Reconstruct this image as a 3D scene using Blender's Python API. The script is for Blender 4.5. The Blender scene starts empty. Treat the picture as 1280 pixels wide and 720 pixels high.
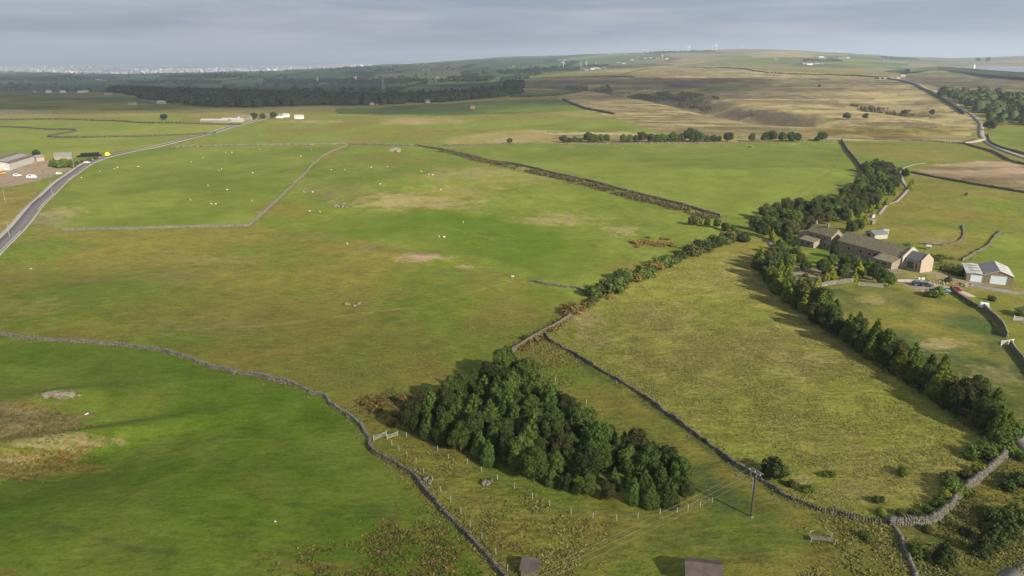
import bpy, bmesh, math, random
import numpy as np
from mathutils import Vector, Matrix
random.seed(7); RNG = np.random.default_rng(11)
R = math.radians; PI = math.pi
scene = bpy.context.scene
COL = scene.collection

# ---------------------------------------------------------------- camera maths
F = 914.0; HORIZ = 71.0; CAMH = 80.0
PITCH = math.atan((360 - HORIZ) / F)
CP, SP = math.cos(PITCH), math.sin(PITCH)

def zfor(y, Y):                       # height that shows at picture row y at forward distance Y
    t = (y - 360) / F
    return CAMH - Y * (t * CP + SP) / (CP - t * SP)

def project(X, Y, Z):
    d = Y * CP + (CAMH - Z) * SP
    return 640 + F * X / d, 360 + F * ((CAMH - Z) * CP - Y * SP) / d

# ---------------------------------------------------------------- noise
def _hash(ix, iy, s):
    h = (ix.astype(np.int64) * 374761393 + iy.astype(np.int64) * 668265263 + s * 1442695041) & 0xffffffff
    h = ((h ^ (h >> 13)) * 1274126177) & 0xffffffff
    return ((h ^ (h >> 16)) & 0xffff) / 65535.0
def vnoise(x, y, s=0):
    x = np.asarray(x, float); y = np.asarray(y, float)
    ix = np.floor(x); iy = np.floor(y); fx = x - ix; fy = y - iy
    fx = fx * fx * (3 - 2 * fx); fy = fy * fy * (3 - 2 * fy)
    a = _hash(ix, iy, s); b = _hash(ix + 1, iy, s); c = _hash(ix, iy + 1, s); d = _hash(ix + 1, iy + 1, s)
    return (a * (1 - fx) + b * fx) * (1 - fy) + (c * (1 - fx) + d * fx) * fy
def fbm(x, y, s=0, o=4):
    v = 0; a = .5; t = 0
    for i in range(o):
        v = v + a * vnoise(x * 2 ** i + 17.3 * i, y * 2 ** i - 9.1 * i, s + i); t += a; a *= .55
    return v / t

# ---------------------------------------------------------------- terrain
TY = [600, 900, 1300, 1800, 2500, 3500, 5000, 7000, 10000, 16000, 26000, 42000, 62000]
TX = [-300, 0, 200, 400, 550, 650, 800, 900, 950, 1050, 1130, 1200, 1350, 1600]
TT = {
 -300: [0, 0, 133, 119, 114, 109, 99, 91, 94, 88, 81.5, 78.5, 76],
 0:    [0, 0, 133, 119, 114, 109, 99, 91.5, 94, 88, 81.5, 78, 76],
 200:  [0, 0, 134, 121, 114, 108, 98.5, 91, 94, 88, 81.5, 78, 76],
 400:  [0, 0, 134, 121, 112, 104, 93, 85, 90, 87, 81, 77.5, 76],
 550:  [0, 0, 134, 118, 106, 97, 88, 79, 78, 80, 78, 76.5, 75],
 650:  [0, 0, 132, 113, 101, 92, 84, 75, 71, 78, 78, 76, 75],
 800:  [0, 0, 130, 109, 96, 86, 76, 67.5, 67, 76, 77, 76, 75],
 900:  [0, 0, 129, 108, 95, 84, 72, 62, 65, 76, 77, 76, 75],
 950:  [0, 0, 128, 107, 94, 83, 69, 60.5, 66, 76, 77, 76, 75],
 1050: [0, 0, 128, 107, 94, 84, 71, 63.5, 68, 76, 77, 76, 75],
 1130: [0, 0, 129, 107, 95, 86, 78, 72, 76, 77, 75.5, 75, 74],
 1200: [0, 0, 126, 105, 94, 83, 77.5, 75, 75, 76, 74, 73, 73],
 1350: [0, 0, 123, 101, 92, 82, 75, 69, 69.5, 74, 74, 74, 73],
 1600: [0, 0, 123, 101, 92, 82, 75, 69, 68, 74, 74, 74, 73]}
_lx = np.linspace(-300, 1600, 191); _ly = np.linspace(math.log(450), math.log(62000), 240)
def _mk():
    Z = np.array([[0 if TT[x][j] == 0 else zfor(TT[x][j], TY[j]) for j in range(len(TY))] for x in TX])
    ly = np.log(TY); g1 = np.array([np.interp(_ly, ly, Z[i]) for i in range(len(TX))])
    g = np.array([np.interp(_lx, TX, g1[:, j]) for j in range(len(_ly))]).T
    for _ in range(5):
        p = np.pad(g, 2, 'edge'); g = (p[:-4, 2:-2] + 2 * p[1:-3, 2:-2] + 3 * p[2:-2, 2:-2] + 2 * p[3:-1, 2:-2] + p[4:, 2:-2]) / 9
        p = np.pad(g, 2, 'edge'); g = (p[2:-2, 1:-3] + 2 * p[2:-2, 2:-2] + p[2:-2, 3:-1]) / 4
    return g
_G = _mk()
def table_z(X, Y):
    Ys = np.maximum(Y, 60.0)
    xc = 640 + F * X / (Ys * CP + 0)
    # from the side or behind the table simply holds its outer values
    D = np.hypot(X, Y); Yr = np.where(Y < np.abs(X) * .8, D * .78, Ys)
    xc = np.clip(np.where(Y < np.abs(X) * .8, np.where(X < 0, -300, 1600), xc), -299.9, 1599.9)
    l = np.clip(np.log(np.maximum(Yr, 451)), _ly[0], _ly[-1] - 1e-6)
    u = (xc + 300) / 10; v = (l - _ly[0]) / (_ly[1] - _ly[0])
    i = np.minimum(u.astype(int), 189); j = np.minimum(v.astype(int), 238); a = u - i; b = v - j
    return (_G[i, j] * (1 - a) + _G[i + 1, j] * a) * (1 - b) + (_G[i, j + 1] * (1 - a) + _G[i + 1, j + 1] * a) * b
def plane(x, y, z=0.0):               # picture point to the horizontal plane at height z
    u = (x - 640) / F; v = (360 - y) / F
    dy = CP + v * SP; dz = -SP + v * CP
    t = (z - CAMH) / dz
    return np.array([u * t, dy * t])
def bump(X, Y, c, rx, ry, h, rot=0):
    ca, sa = math.cos(rot), math.sin(rot); dx = X - c[0]; dy = Y - c[1]
    u = (dx * ca + dy * sa) / rx; v = (-dx * sa + dy * ca) / ry
    return h * np.exp(-(u * u + v * v))
B = [(plane(520, 235), 110, 80, 5.0, 0.2), (plane(60, 575), 26, 14, -3.6, .5), (plane(70, 503), 22, 6, 1.8, .3), (plane(90, 545), 26, 3.5, 2.4, .35),
     (plane(1150, 288), 30, 8, 3.0, -.5), (plane(1020, 470), 60, 80, 2.5, 0), (plane(830, 304), 22, 10, -1.5, 0),
     (plane(330, 350), 90, 26, 1.6, .2), (plane(620, 330), 50, 20, -1.4, .3), (plane(480, 255), 22, 9, 1.3, .1), (plane(520, 320), 30, 7, 1.4, -.2),
     (plane(1180, 250), 60, 40, 3.0, 0), (plane(200, 640), 40, 14, 1.0, .3), (plane(900, 210), 160, 90, 3.0, 0)]
RES_Z = 38.0
RES = [plane(x, y, RES_Z) for x, y in ((1186, 83.4), (1230, 82.2), (1300, 81.8), (1480, 81.8), (1480, 101), (1290, 91.6), (1240, 88.4), (1205, 85.4))]
def pip(X, Y, poly):
    X = np.asarray(X, float); Y = np.asarray(Y, float); ins = np.zeros(X.shape, bool)
    n = len(poly); j = n - 1
    for i in range(n):
        xi, yi = poly[i][0], poly[i][1]; xj, yj = poly[j][0], poly[j][1]
        if yi != yj:
            c = ((yi > Y) != (yj > Y)) & (X < (xj - xi) * (Y - yi) / (yj - yi) + xi); ins ^= c
        j = i
    return ins
def dist_line(X, Y, pts):
    best = np.full(np.shape(X), 1e9)
    for a, b in zip(pts[:-1], pts[1:]):
        dx, dy = b[0] - a[0], b[1] - a[1]; L = dx * dx + dy * dy + 1e-9
        t = np.clip(((X - a[0]) * dx + (Y - a[1]) * dy) / L, 0, 1)
        best = np.minimum(best, np.hypot(X - a[0] - t * dx, Y - a[1] - t * dy))
    return best
def hz0(X, Y):
    z = table_z(X, Y)
    for c, rx, ry, h, r in B: z = z + bump(X, Y, c, rx, ry, h, r)
    D = np.hypot(X, Y)
    z = z + np.clip((D - 60) / 200, 0, 1) * .9 * (np.sin(X * .021 + 1) * np.cos(Y * .017) + .4 * np.sin(X * .05 - Y * .043))
    far = np.clip((D - 1200) / 3000, 0, 1)
    z = z + far * np.where(D > 2500, 26 + 30 * np.clip((D - 2500) / 2500, 0, 1) * np.clip((15000 - D) / 5000, .2, 1), 26) * (fbm(X / 1000, Y / 1000, 5, 3) - .5) * np.clip((60000 - D) / 40000, 0, 1)
    return z
GULLY = None
def hz(X, Y):
    X = np.asarray(X, float); Y = np.asarray(Y, float)
    z = hz0(X, Y)
    if GULLY is not None:
        for g, w, dep in GULLY:
            z = z - dep * np.exp(-(dist_line(X, Y, g) / w) ** 2)
        m = pip(X, Y, RES); z = np.where(m, np.minimum(z, RES_Z - 6), z)
    return z
_YS = np.geomspace(55, 61000, 2600)
def G(x, y, f=None):
    f = f or hz
    u = (x - 640) / F; v = (360 - y) / F; dy = CP + v * SP; dz = -SP + v * CP
    t = _YS / dy; X = u * t; zr = CAMH + dz * t; zt = f(X, _YS)
    k = np.argmax(zr < zt)
    if not (zr < zt).any():
        k = np.argmin((zr - zt)[:2100])
        return np.array([X[k], _YS[k], zt[k]])
    if k == 0: return np.array([X[0], _YS[0], zt[0]])
    a = zr[k - 1] - zt[k - 1]; b = zt[k] - zr[k]; w = a / (a + b)
    XX = X[k - 1] + (X[k] - X[k - 1]) * w; YY = _YS[k - 1] + (_YS[k] - _YS[k - 1]) * w
    return np.array([XX, YY, float(f(XX, YY))])
def P(*pts, f=None): return [G(x, y, f) for x, y in pts]
_g = [(P((660, 107), (760, 111), (835, 121), (880, 131), (930, 141), (990, 150), f=hz0), 42, 19),
      (P((1060, 134), (1125, 140), (1180, 150), f=hz0), 22, 5),
      (P((800, 108), (900, 104), (990, 100), f=hz0), 70, 10)]
GULLY = _g
def ground(X, Y): return float(hz(np.array([X]), np.array([Y]))[0])

# ---------------------------------------------------------------- scene helpers
def link(o): COL.objects.link(o); return o
def tag(o, label=None, cat=None, group=None, kind=None):
    if label: o['label'] = label
    if cat: o['category'] = cat
    if group: o['group'] = group
    if kind: o['kind'] = kind
    return o
def empty(name, loc, rz=0, label=None, cat=None, group=None):
    o = bpy.data.objects.new(name, None); o.empty_display_size = .5; link(o)
    o.location = loc; o.rotation_euler = (0, 0, rz); tag(o, label, cat, group); return o
def mesh_from(name, V, Fc, smooth=False, colors=None):
    me = bpy.data.meshes.new(name)
    V = np.asarray(V, np.float32).reshape(-1, 3)
    if isinstance(Fc, np.ndarray):
        n, k = Fc.shape
        me.vertices.add(len(V)); me.vertices.foreach_set('co', V.ravel())
        me.loops.add(n * k); me.loops.foreach_set('vertex_index', Fc.astype(np.int32).ravel())
        me.polygons.add(n); me.polygons.foreach_set('loop_start', np.arange(0, n * k, k, dtype=np.int32))
        me.polygons.foreach_set('loop_total', np.full(n, k, np.int32)); me.update(calc_edges=True)
    else:
        me.from_pydata(V.tolist(), [], Fc)
    if smooth: me.polygons.foreach_set('use_smooth', [True] * len(me.polygons))
    if colors is not None:
        a = me.color_attributes.new('Col', 'FLOAT_COLOR', 'POINT')
        c = np.ones((len(V), 4), np.float32); colors = np.asarray(colors); c[:, :colors.shape[1]] = colors
        a.data.foreach_set('color', c.ravel())
    me.update(); return me
def obj(name, me, mat, parent=None, loc=None, rz=None):
    o = bpy.data.objects.new(name, me); link(o)
    if mat is not None and not me.materials: me.materials.append(mat)
    if parent is not None: o.parent = parent
    if loc is not None: o.location = loc
    if rz is not None: o.rotation_euler = (0, 0, rz)
    return o
class MB:
    def __init__(s): s.v = []; s.f = []
    def add(s, V, Fc):
        n = len(s.v); s.v += [tuple(p) for p in V]; s.f += [tuple(i + n for i in q) for q in Fc]; return s
    def box(s, x0, x1, y0, y1, z0, z1, rot=None, c=(0, 0, 0)):
        V = [(x, y, z) for z in (z0, z1) for y in (y0, y1) for x in (x0, x1)]
        if rot is not None:
            V = [tuple(rot @ Vector(p) + Vector(c)) for p in V]
        return s.add(V, [(0, 2, 3, 1), (4, 5, 7, 6), (0, 1, 5, 4), (2, 6, 7, 3), (0, 4, 6, 2), (1, 3, 7, 5)])
    def tube(s, p, q, r0, r1=None, n=8, cap=True):
        p = Vector(p); q = Vector(q); r1 = r0 if r1 is None else r1; d = (q - p)
        if d.length < 1e-6: return s
        d.normalize(); a = d.orthogonal().normalized(); b = d.cross(a); V = []
        for c, r in ((p, r0), (q, r1)):
            for k in range(n):
                t = 2 * PI * k / n; V.append(c + (a * math.cos(t) + b * math.sin(t)) * r)
        Fc = [(k, (k + 1) % n, n + (k + 1) % n, n + k) for k in range(n)]
        if cap: Fc += [tuple(range(n - 1, -1, -1)), tuple(range(n, 2 * n))]
        return s.add(V, Fc)
    def prism(s, prof, y0, y1):       # profile in x,z extruded in y
        n = len(prof); V = [(x, y0, z) for x, z in prof] + [(x, y1, z) for x, z in prof]
        return s.add(V, [tuple(range(n)), tuple(range(2 * n - 1, n - 1, -1))] + [(k, n + k, n + (k + 1) % n, (k + 1) % n) for k in range(n)])
    def mesh(s, name='m', smooth=False): return mesh_from(name, s.v, s.f, smooth)
    def build(s, name, mat, parent=None, smooth=False): return obj(name, s.mesh(name, smooth), mat, parent)
ORD = ['first', 'second', 'third', 'fourth', 'fifth', 'sixth', 'seventh', 'eighth', 'ninth', 'tenth', 'eleventh', 'twelfth', 'thirteenth',
       'fourteenth', 'fifteenth', 'sixteenth', 'seventeenth', 'eighteenth', 'nineteenth', 'twentieth', 'twenty-first', 'twenty-second',
       'twenty-third', 'twenty-fourth', 'twenty-fifth', 'twenty-sixth', 'twenty-seventh', 'twenty-eighth', 'twenty-ninth', 'thirtieth',
       'thirty-first', 'thirty-second', 'thirty-third', 'thirty-fourth', 'thirty-fifth', 'thirty-sixth', 'thirty-seventh', 'thirty-eighth']
def copy_thing(src, loc=None, rz=None, s=None, label=None, group=None):
    r = src.copy(); COL.objects.link(r)
    if loc is not None: r.location = loc
    if rz is not None: r.rotation_euler = (0, 0, rz)
    if s is not None: r.scale = s if hasattr(s, '__len__') else (s, s, s)
    if label: r['label'] = label
    if group: r['group'] = group
    for ch in list(src.children):
        c = ch.copy(); COL.objects.link(c); c.parent = r
        for g in list(ch.children):
            d = g.copy(); COL.objects.link(d); d.parent = c
    return r

# ---------------------------------------------------------------- materials
def mat(name, color, rough=.85, var=.25, scale=3.0, spec=.2, color2=None, bump_s=0.0, bscale=None, metallic=0, coord='Object', trans=0.0, objrand=0.0):
    m = bpy.data.materials.new(name); m.use_nodes = True; nt = m.node_tree; N = nt.nodes; L = nt.links
    b = N['Principled BSDF']; b.inputs['Roughness'].default_value = rough; b.inputs['Metallic'].default_value = metallic
    b.inputs['Specular IOR Level'].default_value = spec
    tc = N.new('ShaderNodeTexCoord'); no = N.new('ShaderNodeTexNoise'); no.inputs['Scale'].default_value = scale
    no.inputs['Detail'].default_value = 5; no.inputs['Roughness'].default_value = .65
    L.new(tc.outputs[coord], no.inputs['Vector'])
    rmp = N.new('ShaderNodeValToRGB'); e = rmp.color_ramp.elements
    c2 = color2 if color2 else tuple(min(1, c * (1 + var)) for c in color)
    c1 = color if color2 else tuple(c * (1 - var) for c in color)
    e[0].position = .35; e[1].position = .68; e[0].color = (*c1, 1); e[1].color = (*c2, 1)
    L.new(no.outputs['Fac'], rmp.inputs['Fac']); out = rmp.outputs['Color']
    if objrand:
        oi = N.new('ShaderNodeObjectInfo'); hs = N.new('ShaderNodeHueSaturation')
        mr = N.new('ShaderNodeMapRange'); mr.inputs[3].default_value = 1 - objrand; mr.inputs[4].default_value = 1 + objrand * 1.3
        mh = N.new('ShaderNodeMapRange'); mh.inputs[3].default_value = .5 - objrand * .05; mh.inputs[4].default_value = .5 + objrand * .03
        mu = N.new('ShaderNodeMath'); mu.operation = 'FRACT'; m7 = N.new('ShaderNodeMath'); m7.operation = 'MULTIPLY'; m7.inputs[1].default_value = 7.3
        L.new(oi.outputs['Random'], mr.inputs[0]); L.new(oi.outputs['Random'], m7.inputs[0]); L.new(m7.outputs[0], mu.inputs[0]); L.new(mu.outputs[0], mh.inputs[0])
        L.new(mr.outputs[0], hs.inputs['Value']); L.new(mh.outputs[0], hs.inputs['Hue']); L.new(out, hs.inputs['Color']); out = hs.outputs['Color']
    L.new(out, b.inputs['Base Color'])
    if bump_s:
        bn = N.new('ShaderNodeTexNoise'); bn.inputs['Scale'].default_value = bscale or scale * 2; bn.inputs['Detail'].default_value = 4
        L.new(tc.outputs[coord], bn.inputs['Vector']); bp = N.new('ShaderNodeBump'); bp.inputs['Strength'].default_value = bump_s; bp.inputs['Distance'].default_value = .1
        L.new(bn.outputs['Fac'], bp.inputs['Height']); L.new(bp.outputs['Normal'], b.inputs['Normal'])
    if trans:
        tr = N.new('ShaderNodeBsdfTranslucent'); mx = N.new('ShaderNodeMixShader'); mx.inputs[0].default_value = trans
        L.new(out, tr.inputs['Color']); L.new(b.outputs[0], mx.inputs[1]); L.new(tr.outputs[0], mx.inputs[2]); L.new(mx.outputs[0], N['Material Output'].inputs['Surface'])
    return m
def attr_mat(name, rough=.9, trans=0, nscale=1.0, var=.3, up=False):
    m = bpy.data.materials.new(name); m.use_nodes = True; nt = m.node_tree; N = nt.nodes; L = nt.links; b = N['Principled BSDF']
    b.inputs['Roughness'].default_value = rough; b.inputs['Specular IOR Level'].default_value = .1
    if up:
        cu = N.new('ShaderNodeCombineXYZ'); cu.inputs[2].default_value = 1; L.new(cu.outputs[0], b.inputs['Normal'])
    a = N.new('ShaderNodeVertexColor'); a.layer_name = 'Col'; no = N.new('ShaderNodeTexNoise'); no.inputs['Scale'].default_value = nscale; no.inputs['Detail'].default_value = 3
    tc = N.new('ShaderNodeTexCoord'); L.new(tc.outputs['Object'], no.inputs['Vector'])
    mr = N.new('ShaderNodeMapRange'); mr.inputs[1].default_value = .3; mr.inputs[2].default_value = .7; mr.inputs[3].default_value = 1 - var; mr.inputs[4].default_value = 1 + var
    L.new(no.outputs['Fac'], mr.inputs[0]); mu = N.new('ShaderNodeVectorMath'); mu.operation = 'SCALE'; L.new(a.outputs['Color'], mu.inputs[0]); L.new(mr.outputs[0], mu.inputs['Scale'])
    L.new(mu.outputs[0], b.inputs['Base Color'])
    if trans:
        tr = N.new('ShaderNodeBsdfTranslucent'); mx = N.new('ShaderNodeMixShader'); mx.inputs[0].default_value = trans
        L.new(mu.outputs[0], tr.inputs['Color']); L.new(b.outputs[0], mx.inputs[1]); L.new(tr.outputs[0], mx.inputs[2]); L.new(mx.outputs[0], N['Material Output'].inputs['Surface'])
    return m
M = {}
M['darkwall'] = mat('dark_wall', (.05, .048, .032), .95, color2=(.12, .11, .075), scale=.5)
M['stone'] = mat('dry_stone', (.10, .092, .072), .95, color2=(.26, .24, .19), scale=1.6, bump_s=.5)
M['stonefar'] = mat('far_stone', (.10, .095, .065), .95, color2=(.21, .19, .14), scale=.35)
M['mossy'] = mat('mossy_stone', (.055, .055, .03), .95, color2=(.23, .205, .155), scale=.9, bump_s=.5)
M['gritwall'] = mat('gritstone_wall', (.16, .135, .10), .9, color2=(.33, .285, .215), scale=1.3, bump_s=.4)
M['slateroof'] = mat('stone_slate_roof', (.135, .12, .075), .85, color2=(.24, .21, .13), scale=.9, bump_s=.4)
M['blueslate'] = mat('blue_slate', (.10, .10, .12), .7, color2=(.17, .165, .18), scale=1.2)
M['greenroof'] = mat('grey_green_roof', (.11, .13, .14), .6, color2=(.17, .19, .2), scale=1.0)
M['sheet'] = mat('fibre_sheet', (.33, .33, .31), .75, color2=(.47, .465, .435), scale=.5)
M['sheetdark'] = mat('grey_sheet', (.17, .165, .17), .7, color2=(.24, .23, .235), scale=.5)
M['brownsheet'] = mat('brown_sheet', (.10, .08, .07), .8, color2=(.16, .125, .105), scale=.5)
M['timberwall'] = mat('timber_boards', (.13, .115, .07), .85, color2=(.22, .19, .12), scale=1.5)
M['glass'] = mat('window_glass', (.02, .025, .03), .15, .3, spec=.6)
M['darkopen'] = mat('shaded_opening', (.025, .022, .02), .9)  # near-black colour stands in for the shade inside open doorways
M['whitepaint'] = mat('white_paint', (.72, .72, .70), .6, .08)
M['paledoor'] = mat('pale_roller_door', (.55, .60, .66), .5, .08)
M['render'] = mat('pale_render', (.38, .345, .27), .85, .15)
M['brick'] = mat('pink_stone', (.30, .235, .17), .85, color2=(.42, .34, .26), scale=1.2)
M['wood'] = mat('weathered_wood', (.30, .26, .19), .9, color2=(.48, .43, .34), scale=5)
M['darkwood'] = mat('tarred_pole', (.075, .055, .045), .85, color2=(.15, .115, .09), scale=3)
M['bark'] = mat('bark', (.08, .06, .04), .95, color2=(.17, .13, .09), scale=4, bump_s=.5)
M['metal'] = mat('galvanised', (.45, .46, .47), .45, .15, metallic=.6)
M['wire'] = mat('wire_metal', (.30, .31, .28), .5, .1, metallic=.2)
M['turbine'] = mat('turbine_white', (.75, .76, .77), .5, .04)
M['asphalt'] = mat('asphalt', (.12, .11, .112), .9, color2=(.16, .148, .148), scale=.6, coord='Object')
M['lane'] = mat('worn_lane', (.17, .155, .135), .9, color2=(.26, .235, .2), scale=.5)
M['track'] = mat('gravel_track', (.26, .22, .17), .95, color2=(.40, .35, .28), scale=.8)
M['pave'] = mat('footpath', (.25, .235, .21), .9, color2=(.34, .32, .29), scale=.8)
M['paint'] = mat('line_paint', (.7, .7, .68), .7, .1)
M['leafA'] = mat('leaf_mid', (.058, .096, .020), .7, color2=(.125, .172, .036), scale=.9, spec=.15, trans=.18, objrand=.3)
M['leafB'] = mat('leaf_dark', (.036, .056, .014), .7, color2=(.074, .098, .026), scale=.9, spec=.15, trans=.12, objrand=.25)
M['leafC'] = mat('leaf_olive', (.060, .066, .020), .7, color2=(.105, .11, .034), scale=.9, spec=.15, trans=.2, objrand=.25)
M['leafY'] = mat('leaf_yellow', (.17, .19, .018), .7, color2=(.31, .33, .035), scale=1.2, spec=.15, trans=.25, objrand=.15)
M['leafS'] = mat('leaf_sunlit_tint', (.085, .12, .017), .7, color2=(.23, .26, .03), scale=.9, spec=.12, trans=.25, objrand=.2)  # yellow-green tint puts the belt's sunlit edges into the leaf colour
M['leafL'] = mat('leaf_light', (.085, .125, .022), .7, color2=(.15, .20, .036), scale=1.2, spec=.15, trans=.25, objrand=.2)
M['conif'] = mat('conifer', (.042, .066, .014), .75, color2=(.14, .175, .022), scale=.8, spec=.12, trans=.18, objrand=.3)
M['heath'] = mat('heather', (.055, .05, .022), .95, color2=(.13, .11, .045), scale=.35)
M['verge'] = mat('verge_grass', (.10, .11, .03), .9, color2=(.24, .21, .08), scale=.7, trans=.1)
M['bracken'] = mat('bracken', (.12, .085, .025), .9, color2=(.23, .16, .05), scale=.5, trans=.15)
M['farwood'] = mat('far_wood', (.022, .036, .018), .9, color2=(.05, .066, .028), scale=.02)
M['blackplastic'] = mat('black_wrap', (.02, .02, .024), .35, .2, spec=.5)
M['yellow'] = mat('yellow_sheet', (.75, .72, .04), .6, .1)
M['pond'] = mat('tar_water', (.02, .03, .04), .1)
M['wool'] = mat('wool', (.50, .46, .37), .95, .12, scale=8)
M['blackhide'] = mat('black_hide', (.02, .018, .016), .7, .3)
M['rubber'] = mat('rubber', (.02, .02, .02), .9)
def carpaint(n, c): 
    M[n] = mat(n, c, .3, .05, spec=.6); return M[n]
carpaint('carblue', (.03, .045, .075)); carpaint('carteal', (.13, .27, .29)); carpaint('carred', (.30, .025, .025)); carpaint('carwhite', (.75, .75, .74)); carpaint('carorange', (.7, .25, .05))

# ---------------------------------------------------------------- ground colours
C = dict(deep=(.084, .136, .011), green=(.122, .155, .021), bright=(.156, .188, .030), olive=(.172, .155, .032), straw=(.225, .200, .054), tan=(.29, .232, .105),
         brown=(.19, .15, .066), moor=(.215, .172, .08), heather=(.09, .072, .048), dgreen=(.064, .09, .024), ygreen=(.205, .212, .038), rust=(.18, .135, .032),
         bare=(.38, .32, .23), pink=(.28, .20, .13), farg=(.035, .062, .028), yard=(.24, .20, .15))
GREEN_FIELD = [(-320, 418), (0, 418), (50, 425), (120, 430), (160, 433), (200, 438), (240, 450), (280, 463), (320, 470), (360, 480), (400, 495), (420, 510), (445, 527), (458, 543),
               (462, 557), (480, 574), (510, 592), (540, 622), (570, 655), (600, 690), (628, 722), (655, 760), (690, 830), (-320, 830)]
ROUGH = [(682, 420), (690, 411), (722, 388), (760, 368), (830, 337), (900, 314), (935, 318), (950, 335), (1000, 385), (1060, 428), (1120, 468), (1180, 508), (1250, 556),
         (1255, 572), (1230, 595), (1200, 625), (1175, 648), (1140, 656), (1110, 655), (1060, 648), (1010, 632), (970, 612), (935, 590), (880, 550), (830, 515), (760, 468), (700, 435)]
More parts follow.
